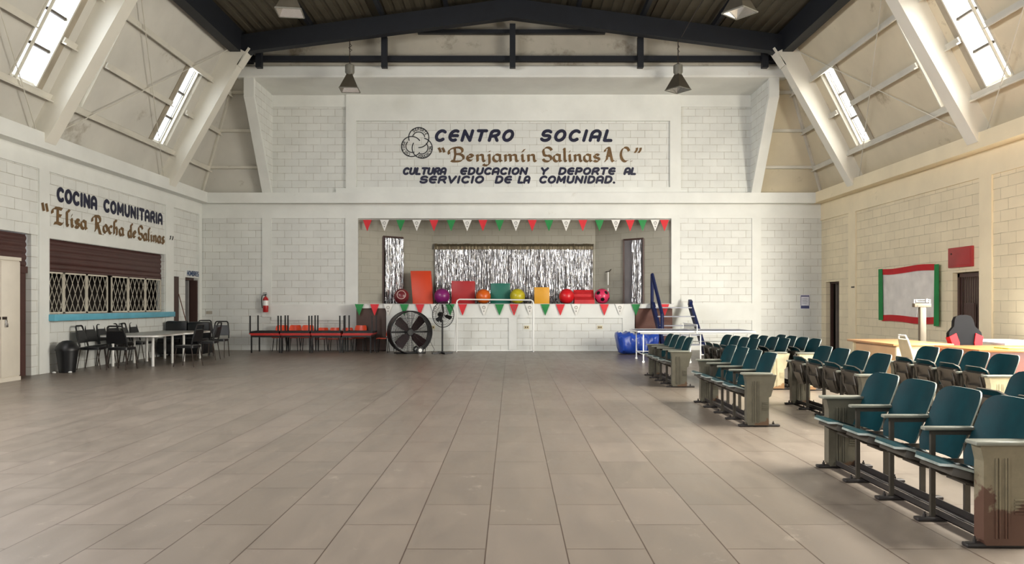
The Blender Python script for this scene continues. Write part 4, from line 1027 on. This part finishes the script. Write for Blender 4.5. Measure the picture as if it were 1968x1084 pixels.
MB().b2((-1.375, -.768, .728), (1.375, -.762, .765)).b2((-1.375, .762, .728), (1.375, .768, .765)).b2((-1.375, -.768, .728), (-1.37, .768, .765)).b2((1.37, -.768, .728), (1.375, .768, .765)).b2((-1.3, -.70, .69), (1.3, -.66, .735)).b2((-1.3, .66, .69), (1.3, .70, .735)).build('edge_frame', m_whiteplastic, tt, smooth=False)
for x in (-1.22, -.12, .12, 1.22):
    for y in (-.62, .62):
        MB().cyl((x, y, .03), (x, y, .73), .016, 8).cyl((x, y - .012, .03), (x, y + .012, .03), .03, 12).build('leg', m_goal, tt)
MB().cyl((-1.22, -.62, .2), (-.12, -.62, .2), .012, 6).cyl((.12, -.62, .2), (1.22, -.62, .2), .012, 6).cyl((-1.22, .62, .2), (-.12, .62, .2), .012, 6).cyl((-.12, .62, .45), (1.22, .62, .45), .012, 6).cyl((-1.22, -.62, .2), (-1.22, .62, .2), .012, 6).cyl((1.22, -.62, .2), (1.22, .62, .2), .012, 6).build('lower_rail', m_goal, tt)
nt = MB()
for i in range(30): y = -.76 + 1.52 * i / 29; nt.b2((-.002, y - .002, .765), (.002, y + .002, .91))
for i in range(5): z = .775 + .03 * i; nt.b2((-.002, -.78, z - .002), (.002, .78, z + .002))
net = nt.build('net', m_black, tt, smooth=False)
MB().b2((-.006, -.82, .90), (.006, .82, .92)).b2((-.008, -.82, .70), (.008, -.80, .92)).b2((-.008, .80, .70), (.008, .82, .92)).b2((-.004, -.82, .765), (.004, .82, .775)).build('net_tape', m_whiteplastic, net, smooth=False)
# notice
nx0, nx1 = (1539 - PX) * 22.36 / F, (1557 - PX) * 22.36 / F; nz0, nz1 = EYE + (PY - 594) * 22.36 / F, EYE + (PY - 566.5) * 22.36 / F
n_ = thing('wall_notice', 'small blue and white printed notice on the back wall near the right corner', 'notice', ((nx0 + nx1) / 2, YB, (nz0 + nz1) / 2)); W2, H2 = (nx1 - nx0) / 2, (nz1 - nz0) / 2
MB().b2((-W2, -.008, -H2), (W2, 0, H2)).build('paper', paint('notice_paper', (216, 216, 226), .5), n_, smooth=False)
m_nb = paint('notice_blue', (54, 62, 108), .5)
mb = MB().b2((-W2 * .9, -.010, H2 * .74), (W2 * .9, -.008, H2 * .9)).b2((-W2 * .9, -.010, -H2 * .92), (W2 * .9, -.008, -H2 * .52))
for a in (-1, 1): mb.b2((a * W2 * .88 - .006, -.010, -H2 * .5), (a * W2 * .88 + .006, -.008, H2 * .74))
for i in range(4): mb.b2((-W2 * .6, -.010, H2 * (.4 - .2 * i)), (W2 * (.5 - .15 * (i % 2)), -.008, H2 * (.44 - .2 * i)))
mb.build('print', m_nb, n_, smooth=False)
# banner of cloth
bn = thing('cloth_banner', 'white cloth banner with red and green borders on the right wall', 'banner', (XW - .02, 0, 0))
def cloth(ya, yb2, za, zb2, off, sag=0, n=24):
    mb = MB(); vs = []
    for i in range(n + 1):
        f = i / n; y = ya + (yb2 - ya) * f
        for z in (za, zb2):
            vs.append((-off - .012 * math.sin(y * 7 + z), y, z + sag * math.sin(f * 6) * .02))
    return mb.add(vs, [(2 * i, 2 * i + 1, 2 * i + 3, 2 * i + 2) for i in range(n)])
cloth(16.25, 18.7, 1.08, 2.16, .02).build('field', paint('white_cloth', (226, 220, 212), .8), bn)
m_br, m_bg = paint('red_cloth', (186, 26, 32), .8), paint('green_cloth', (26, 124, 62), .8)
cloth(16.3, 18.65, 2.14, 2.28, .035, 1).build('top_border', m_br, bn); cloth(16.3, 18.65, .96, 1.11, .035, -1).build('bottom_border', m_br, bn)
cloth(18.58, 18.78, .99, 2.28, .045).build('side_border', m_bg, bn); cloth(16.12, 16.32, .91, 2.27, .045).build('side_border', m_bg, bn)
# red wall box
rb = thing('wall_box', 'flat red metal box cover on the right wall above the barred door', 'wall box', (XW, 15.42, 2.375))
MB().b2((-.05, -.41, -.21), (0, .41, .21), bev=.006).build('cover', paint('faded_red_metal', (166, 46, 46), .5), rb)
MB().b2((-.058, -.36, -.165), (-.05, .36, .165), bev=.003).build('door_plate', paint('faded_red_plate', (158, 52, 52), .55), rb); MB().sphere((-.06, .27, .08), .02, 10).build('latch', m_tube, rb)
tag(MB().b2((XW - .05, 20.18, 1.84), (XW - .035, 20.34, 1.88)).build('wall_bracket', m_tube), 'small dark bracket on the right wall beside the door near the corner', 'bracket')

# ------------------------------------------------------------------ desks, scale, chairs on the right
m_maple = paint('pale_wood', (206, 164, 118), .3, var=.1, nscale=2); m_mapletop = paint('pale_wood_top', (184, 136, 90), .3, var=.1, nscale=2); m_cream = paint('cream_panel', (226, 212, 172), .45)
dk = thing('wooden_desk', 'pale wooden desk with beige front panel behind the folding seats', 'desk', (6.55, 12.62, 0))
MB().b2((-.45, -.82, .725), (.52, .82, .76), bev=.005).build('table_top', m_mapletop, dk)
MB().b2((-.36, -.76, .20), (-.33, .66, .725)).build('front_panel', m_maple, dk, smooth=False)
for y in (-.76, .72): MB().b2((-.38, y - .02, 0), (.42, y + .02, .725)).build('side_panel', m_cream, dk, smooth=False)
dk = thing('wooden_desk', 'reddish brown desk with orange wood top at the right edge', 'desk', (7.5, 10.85, 0))
MB().b2((-.98, -.55, .722), (1.1, .55, .76), bev=.005).build('table_top', paint('orange_wood_top', (168, 104, 60), .3, var=.12, nscale=2), dk)
m_mah = paint('mahogany', (112, 52, 38), .4)
MB().b2((-.9, -.47, .1), (1.0, -.44, .722)).build('front_panel', m_mah, dk, smooth=False)
for x in (-.92, .98): MB().b2((x - .02, -.48, 0), (x + .02, .48, .722)).build('side_panel', m_mah, dk, smooth=False)
fo = MB().b2((-.13, -.16, 0), (.13, .16, .018), bev=.004); tag(fo.build('paper_folder', paint('lime_folder', (170, 180, 60), .5), loc=(7.12, 10.55, .76)), 'lime green folder lying on the reddish desk at the right edge', 'folder')
wt = thing('side_table', 'white table against the right wall behind the black and red chair', 'table', (8.6, 12.9, 0))
MB().b2((-.45, -.7, .72), (.62, .75, .75)).build('table_top', m_whiteplastic, wt, smooth=False)
for x in (-.4, .55):
    for y in (-.64, .68): MB().cyl((x, y, 0), (x, y, .72), .02, 8).build('leg', m_goal, wt)
m_scale = paint('putty_metal', (104, 95, 78), .55)
sc_ = thing('physician_scale', 'putty coloured physician scale with balance beam before the banner', 'scale', (7.42, 13.15, 0))
MB().b2((-.19, -.28, 0), (.19, .28, .09), bev=.015).build('platform', m_scale, sc_); MB().b2((-.055, .16, .09), (.055, .24, 1.36), bev=.01).build('column', m_scale, sc_)
hd = MB().b2((-.16, .15, 1.34), (.14, .25, 1.41), bev=.01).build('head', m_scale, sc_)
MB().cyl((-.15, .2, 1.47), (.15, .2, 1.47), .009, 8).b2((-.15, .19, 1.41), (-.14, .21, 1.48)).b2((.13, .19, 1.41), (.14, .21, 1.48)).b2((.06, .18, 1.43), (.09, .22, 1.49)).b2((-.12, .18, 1.44), (-.10, .22, 1.48)).cyl((-.15, .2, 1.435), (.15, .2, 1.435), .007, 8).build('balance_beam', m_chrome, hd)
MB().cyl((-.10, .15, 1.38), (-.14, .14, 1.16), .006, 6).build('height_arm', m_chrome, hd)
wc = thing('side_chair', 'cream chair with white tube frame at the near corner of the pale desk', 'chair', (6.32, 11.45, 0), R_(-6))
m_wt = paint('white_tube', (232, 228, 216), .3); m_pad = paint('beige_pad', (190, 172, 138), .6)
M = Matrix.Translation((-.17, 0, .50)) @ Matrix.Rotation(R_(-14), 4, 'Y') @ Matrix(((0, 0, 1, 0), (1, 0, 0, 0), (0, 1, 0, 0), (0, 0, 0, 1)))
MB().prism([(-.18, .0), (.18, .0), (.19, .2), (.15, .36), (-.15, .36), (-.19, .2)], M, .035).build('backrest', m_pad, wc)
MB().tube([M @ Vector((x, z, .018)) for x, z in [(-.2, -.06), (-.2, .2), (-.165, .36), (-.12, .42), (.12, .42), (.165, .36), (.2, .2), (.2, -.06)]], .013, 8).build('back_frame', m_wt, wc)
MB().b2((-.19, -.2, .42), (.22, .2, .47), bev=.02).build('seat', m_pad, wc)
for sx in (-1, 1):
    for sy in (-1, 1): MB().tube([(sx * .17, sy * .18, .42), (sx * .21, sy * .2, 0)], .012, 8).build('leg', m_wt, wc)
gc = thing('office_chair', 'black and red high-backed swivel chair behind the reddish desk', 'chair', (7.55, 12.1, 0), R_(-92))
m_red = paint('red_leatherette', (196, 20, 28), .6, spec=.2); m_matt = paint('matt_black_cloth', (18, 18, 20), .8, spec=.15)
# faces local +x; back at -x
M = Matrix.Translation((-.22, 0, .50)) @ Matrix.Rotation(R_(-10), 4, 'Y') @ Matrix(((0, 0, 1, 0), (1, 0, 0, 0), (0, 1, 0, 0), (0, 0, 0, 1)))
prof = [(-.20, 0), (.20, 0), (.22, .18), (.27, .34), (.26, .42), (.17, .52), (.155, .62), (.12, .69), (.05, .71), (-.05, .71), (-.12, .69), (-.155, .62), (-.17, .52), (-.26, .42), (-.27, .34), (-.22, .18)]
MB().prism(prof, M, .09).build('backrest', m_matt, gc)
for s in (-1, 1): 
    MB().prism([(s * .135, .04), (s * .215, .04), (s * .235, .18), (s * .275, .34), (s * .16, .40), (s * .12, .24)], M @ Matrix.Translation((0, 0, -.012)), .125).build('side_bolster', m_red, gc)
MB().b2((-.24, -.26, .42), (.28, .26, .52), bev=.04).build('seat', m_vinyl, gc)
for s in (-1, 1): MB().b2((-.08, s * .31 - .04, .66), (.2, s * .31 + .04, .69), bev=.01).cyl((0, s * .31, .46), (0, s * .31, .67), .02, 8).b2((-.03, min(s * .2, s * .31), .44), (.03, max(s * .2, s * .31), .47)).build('armrest', m_black, gc)
MB().cyl((0, 0, .08), (0, 0, .43), .03, 12).build('gas_column', m_black, gc)
for k in range(5):
    a = 2 * math.pi * k / 5; MB().bar((0, 0, .1), (.3 * math.cos(a), .3 * math.sin(a), .07), .05, .03).sphere((.3 * math.cos(a), .3 * math.sin(a), .03), .03, 10).build('base_arm', m_black, gc, smooth=False)

# ------------------------------------------------------------------ rows of theatre seats
def seat_teal():
    k = NT('teal_gloss_enamel'); v = k.coord((1, 1, 1)); n = k.noise(v, 5, 6, .65); n2 = k.noise(v, 60, 3, .7)
    col = k.ramp(n, [(.3, lin((5, 36, 41))), (.7, lin((8, 50, 55)))])
    col = k.mix(k.ramp(n2, [(.70, (0, 0, 0)), (.78, (.4, .4, .4))]), col, lin((120, 140, 136)))
    k.l(col, k.b.inputs['Base Color']); k.l(k.ramp(n, [(.3, (.40,) * 3), (.7, (.5,) * 3)]), k.b.inputs['Roughness']); k.b.inputs['Specular IOR Level'].default_value = .1; return k.m
m_teal = seat_teal(); m_worn = paint('worn_pale_edge', (128, 134, 126), .4, var=.5, nscale=9)
m_iron = paint('aged_grey_iron', (70, 65, 57), .42, .35, var=.2, nscale=6, dirt=((92, 62, 44), 5, .60))
m_rail = paint('dark_angle_iron', (54, 50, 48), .4, .4, var=.2)
m_armc = paint('grey_green_arm', (120, 120, 108), .32, var=.12, nscale=12)
m_under = paint('dark_pressed_steel', (78, 72, 64), .38, .5, var=.3, nscale=7)
def panel_mat(name, rgb, rust, amount):
    k = NT(name); v = k.coord(); t = k.n('ShaderNodeTexCoord'); sp = k.n('ShaderNodeSeparateXYZ'); k.l(t.outputs['Object'], sp.inputs[0])
    n = k.noise(v, 9, 6, .7); c = lin(rgb)
    col = k.ramp(n, [(.3, tuple(x * .8 for x in c)), (.7, tuple(x * 1.12 for x in c))])
    h = k.n('ShaderNodeMath', operation='MULTIPLY_ADD'); h.inputs[1].default_value = -2.6; h.inputs[2].default_value = amount; k.l(sp.outputs['Z'], h.inputs[0])
    n2 = k.noise(v, 5, 5, .6); g_ = k.n('ShaderNodeMath', operation='MULTIPLY_ADD'); g_.inputs[1].default_value = 2.2; g_.inputs[2].default_value = -.6; k.l(n2, g_.inputs[0]); a = k.n('ShaderNodeMath', operation='ADD'); k.l(h.outputs[0], a.inputs[0]); k.l(g_.outputs[0], a.inputs[1])
    col = k.mix(k.ramp(a.outputs[0], [(.52, (0, 0, 0)), (.62, (.85, .85, .85))]), col, lin(rust))
    k.l(col, k.b.inputs['Base Color']); k.set(Roughness=.4, Metallic=.15); return k.m
m_pan_r = panel_mat('end_panel_rusted', (122, 113, 92), (78, 45, 36), .78)
m_pan = panel_mat('end_panel_grey', (90, 86, 73), (86, 62, 44), .2)
m_pan_c = panel_mat('end_panel_cream', (204, 192, 158), (150, 104, 62), .30)
PITCH = .512
def seat_meshes():
    D = {}
    # curved plywood back with rounded top corners; rim shows the pale worn edge
    nv, nz = 12, 12; rows = []; hw0, z0, z1, r = .242, .375, .825, .09
    for j in range(nz + 1):
        z = z0 + (z1 - z0) * (1 - (1 - j / nz) ** 1.6) if j else z0
        hw = hw0
        if z > z1 - r: hw = hw0 - r + math.sqrt(max(0, r * r - (z - z1 + r) ** 2))
        if z < z0 + .03: hw = hw0 - .03 + math.sqrt(max(0, .03 ** 2 - (z0 + .03 - z) ** 2))
        rows.append((z, hw))
    vs = []; th = .011; N = (nz + 1) * (nv + 1)
    for o in (0, 1):
        for z, hw in rows:
            for i in range(nv + 1):
                v = (-1 + 2 * i / nv) * hw
                u = .062 + (z - z0) * .38 + .035 - .05 * (v / hw0) ** 2 + (.0 if not o else th)
                vs.append((u, v, z))
    f1, f2 = [], []
    for j in range(nz):
        for i in range(nv):
            a = j * (nv + 1) + i; f1.append((a, a + 1, a + nv + 2, a + nv + 1)); f1.append((N + a, N + a + nv + 1, N + a + nv + 2, N + a + 1))
    for j in range(nz):
        for i in (0, nv): a = j * (nv + 1) + i; f2.append((a, a + nv + 1, N + a + nv + 1, N + a))
    for i in range(nv):
        for j in (0, nz): a = j * (nv + 1) + i; f2.append((a, a + 1, N + a + 1, N + a))
    mb = MB().add(vs, f1); mb.cur = 1; mb.f += f2; mb.mi += [1] * len(f2)
    D['backrest'] = mb.mesh('backrest', [m_teal, m_worn], angle=50)
    # seat pan; lowered and tipped up
    def pan(rot):
        P0 = Vector((-.04, 0, .455)); nu, nv = 10, 8; vs = []; M = Matrix.Translation(P0 - Vector((0, 0, .045 if rot < .5 else 0))) @ Matrix.Rotation(rot, 4, 'Y') @ Matrix.Translation(-P0)
        for o in (0, -.016):
            for i in range(nu + 1):
                u = -.30 + .40 * i / nu; hw = .215
                if u < -.22: hw = .215 - .08 + math.sqrt(max(0, .08 ** 2 - (-.22 - u) ** 2))
                for j in range(nv + 1):
                    v = (-1 + 2 * j / nv) * hw; vs.append((u, v, .455 - .035 * (u + .30) - .02 * math.sin(max(0, (u + .25)) * 7) * (1 - (v / .215) ** 2) - .02 * (1 if u < -.28 else 0) + o))
        N = (nu + 1) * (nv + 1); f = []; e = []
        for i in range(nu):
            for j in range(nv): a = i * (nv + 1) + j; f += [(a, a + 1, a + nv + 2, a + nv + 1), (N + a, N + a + nv + 1, N + a + nv + 2, N + a + 1)]
            for j in (0, nv): a = i * (nv + 1) + j; e.append((a, a + nv + 1, N + a + nv + 1, N + a))
        for j in range(nv):
            for i in (0, nu): a = i * (nv + 1) + j; e.append((a, a + 1, N + a + 1, N + a))
        mb = MB().add(vs, f, M); mb.f += e; mb.mi += [1] * len(e)
        ub_ = MB()     # pressed steel underside: shallow dish with hinge discs
        poly = [(-.24, -.17), (-.20, -.19), (.06, -.19), (.08, -.17), (.08, .17), (.06, .19), (-.20, .19), (-.24, .17)]
        ub_.prism(poly, M @ Matrix.Translation((0, 0, .385)), .05)
        ub_.prism([(-.1, -.10), (.07, -.10), (.07, .10), (-.1, .10)], M @ Matrix.Translation((0, 0, .345)), .05)
        for s in (-1, 1):
            ub_.lathe([(.0, 0), (.045, 0), (.045, .02), (.02, .03), (0, .03)], 14, Matrix.Translation((-.02, s * .2, .352)) @ Matrix.Rotation(-s * math.pi / 2, 4, 'X'))
            ub_.tube([M @ Vector(p) for p in ((-.2, s * .12, .385), (-.1, s * .15, .36), (.0, s * .12, .36), (.06, s * .05, .37))], .012, 6)
        return mb, ub_
    a, b = pan(R_(14)); D['seat'] = a.mesh('seat', [m_teal, m_worn], angle=50); D['seat_underside'] = b.mesh('seat_underside', m_iron)
    a, b = pan(R_(70)); D['seat_up'] = a.mesh('seat', [m_teal, m_under], angle=50); D['seat_underside_up'] = b.mesh('seat_underside', m_under)
    # standard between two seats
    st = MB()
    st.b2((-.135, -.011, .02), (-.105, .011, .585)); st.b2((.085, -.011, .02), (.12, .011, .50)); st.bar((.10, 0, .48), (.185, 0, .585), .022, .035); st.b2((-.135, -.011, .555), (.19, .011, .585))
    st.b2((-.12, -.011, .36), (.1, .011, .40)); D['standard'] = st.mesh('standard', m_iron, smooth=False)
    D['armrest'] = MB().box((-.02, 0, .597), (.33, .055, .024), bev=.008).mesh('armrest', m_armc)
    ft = MB().b2((-.23, -.032, 0), (.24, .032, .026), bev=.01)
    for u in (-.17, .17): ft.cyl((u, 0, .02), (u, 0, .045), .012, 6).cyl((u, 0, .04), (u, 0, .06), .006, 6)
    D['foot'] = ft.mesh('foot', m_rail)
    def endp(mat, nm):
        M = Matrix(((1, 0, 0, 0), (0, 0, 1, -.045), (0, 1, 0, 0), (0, 0, 0, 1)))
        poly = [(-.13, .02), (-.145, .05), (-.145, .5), (-.165, .59), (.195, .59), (.13, .35), (.105, .335), (.105, .02)]
        mb = MB().prism(poly, M, .09)
        for u in (-.075, -.055, -.02, -.005): mb.b2((u - .005, -.051, .06), (u + .005, -.045, .52)); mb.b2((u - .005, .045, .06), (u + .005, .051, .52))
        for i in range(5):
            z = .205 + i * .019
            for s in (-1, 1): mb.bar((.03, s * .047, z), (.09, s * .047, z), .012, .008)
        return mb.mesh('end_panel', mat, smooth=False)
    D['panel_rust'] = endp(m_pan_r, 'r'); D['panel'] = endp(m_pan, 'g'); D['panel_cream'] = endp(m_pan_c, 'c')
    D['panel_cap'] = MB().box((-.02, 0, .602), (.35, .115, .026), bev=.011).mesh('panel_cap', m_armc)
    return D
SM = seat_meshes()
def seat_row(label, x, y, n, up, near, far, pitch=PITCH, rz=0):
    """row running away from the camera; sitters face left"""
    t = thing('theater_seat_row', label, 'seat row', (x, y, 0), rz, 'rows of teal folding theatre seats')
    L = n * pitch
    for u in (-.055, .05):
        MB().b2((u - .028, .03, .024), (u + .028, L - .03, .03)).b2((u + (.022 if u > 0 else -.028), .03, .024), (u + (.028 if u > 0 else -.022), L - .03, .07)).build('floor_rail', m_rail, t, smooth=False)
    for i in range(n + 1):
        v = i * pitch
        link('foot', SM['foot'], t, (0, v, 0))
        if i in (0, n):
            p = link('end_panel', SM[near if i == 0 else far], t, (0, v, 0)); link('panel_cap', SM['panel_cap'], p)
        else:
            link('standard', SM['standard'], t, (0, v, 0)); link('armrest', SM['armrest'], t, (0, v, 0))
    for i in range(n):
        v = (i + .5) * pitch
        link('backrest', SM['backrest'], t, (0, v, 0))
        s = link('seat', SM['seat_up' if up else 'seat'], t, (0, v, 0)); link('seat_underside', SM['seat_underside_up' if up else 'seat_underside'], s)
    return t
seat_row('nearest teal seat row, at the right edge, with a rust-stained end panel', 2.84, 4.26, 4, False, 'panel_rust', 'panel', .515)
seat_row('second teal seat row from the camera on the aisle, seats lowered, grey end panel', 2.82, 8.44, 4, False, 'panel', 'panel')
seat_row('farthest teal seat row on the aisle, beside the table tennis table', 2.83, 12.4, 4, False, 'panel', 'panel')
seat_row('teal seat row mostly cut off at the right edge behind the nearest row', 4.12, 4.36, 4, True, 'panel_cream', 'panel')
seat_row('teal row with tipped-up seats directly behind the aisle row with the grey panel', 4.04, 8.25, 4, True, 'panel', 'panel')
seat_row('teal row with shining backs in front of the reddish desk, cream end panel', 5.40, 8.14, 4, True, 'panel_cream', 'panel')
seat_row('first of three packed far rows, partly hidden by the aisle row before it', 3.80, 11.95, 4, True, 'panel_cream', 'panel')
seat_row('middle of three packed far rows, with rust-streaked cream end panel', 4.34, 12.08, 4, True, 'panel_cream', 'panel')
seat_row('last of three packed far rows, nearest the right wall door', 4.80, 11.95, 4, True, 'panel_cream', 'panel')

# ------------------------------------------------------------------ hanging lamps and wires
m_shade = paint('bronze_grey_shade', (92, 86, 74), .4, .3, var=.15); m_can = paint('grey_ballast', (112, 110, 100), .5); m_mir = paint('mirror_inside', (220, 220, 218), .18, 1)
def lamp(x, y, rz, label, top):
    t = thing('pendant_lamp', label, 'lamp', (x, y, 7.14), rz, 'pyramid lamps hanging from the rafters')
    h = .42; a, b = .245, .07
    mb = MB()
    vs = [(-a, -a, 0), (a, -a, 0), (a, a, 0), (-a, a, 0), (-b, -b, h), (b, -b, h), (b, b, h), (-b, b, h)]
    mb.add(vs, [(0, 1, 5, 4), (1, 2, 6, 5), (2, 3, 7, 6), (3, 0, 4, 7), (4, 5, 6, 7)]); mb.build('shade', m_shade, t, smooth=False)
    k = .955; vs = [(p[0] * k, p[1] * k, .004 if i < 4 else h * .85) for i, p in enumerate(vs)]
    MB().add(vs, [(0, 4, 5, 1), (1, 5, 6, 2), (2, 6, 7, 3), (3, 7, 4, 0), (7, 6, 5, 4)]).build('reflector', m_mir, t, smooth=False)
    mb = MB()
    for p, q in (((-a, -a), (a, -a)), ((a, -a), (a, a)), ((a, a), (-a, a)), ((-a, a), (-a, -a))): mb.bar((*p, 0), (*q, 0), .02, .02)
    mb.build('rim', m_can, t, smooth=False)
    MB().sphere((0, 0, h * .5), .05, 12, (1, 1, 1.5)).build('bulb', paint('white_glass', (236, 236, 230), .15), t)
    MB().lathe([(0, h - .02), (.08, h - .02), (.125, h + .05), (.125, h + .24), (.05, h + .28), (0, h + .28)], 16).build('ballast', m_can, t)
    MB().cyl((0, 0, h + .27), (0, 0, top - 7.14), .012, 6).build('stem', m_tube, t)
    MB().tube([(0, 0, top - 7.30), (.05, 0, top - 7.36), (-.03, 0, top - 7.42), (.06, 0, top - 7.48), (0, 0, top - 7.52)], .01, 6).build('cable', m_black, t)
lamp(-4.34, 19.83, R_(4), 'bronze pyramid lamp hanging before the canopy, left of the painted sign', 8.55)
lamp(4.47, 19.83, R_(38), 'bronze pyramid lamp hanging before the canopy, right of the painted sign', 8.52)
lamp(-4.37, 14.57, R_(8), 'pyramid lamp at the top edge of view, left side', 8.55)
lamp(4.50, 14.57, R_(38), 'pyramid lamp at the top edge of view, right side', 8.52)
tag(MB().tube([(4.52, 19.65, 8.50), (4.6, 17.5, 8.75), (4.5, 15.0, 8.72)], .010, 6).build('roof_wire', m_tube), 'thin wire running back from the right canopy lamp towards the roof', 'wire')
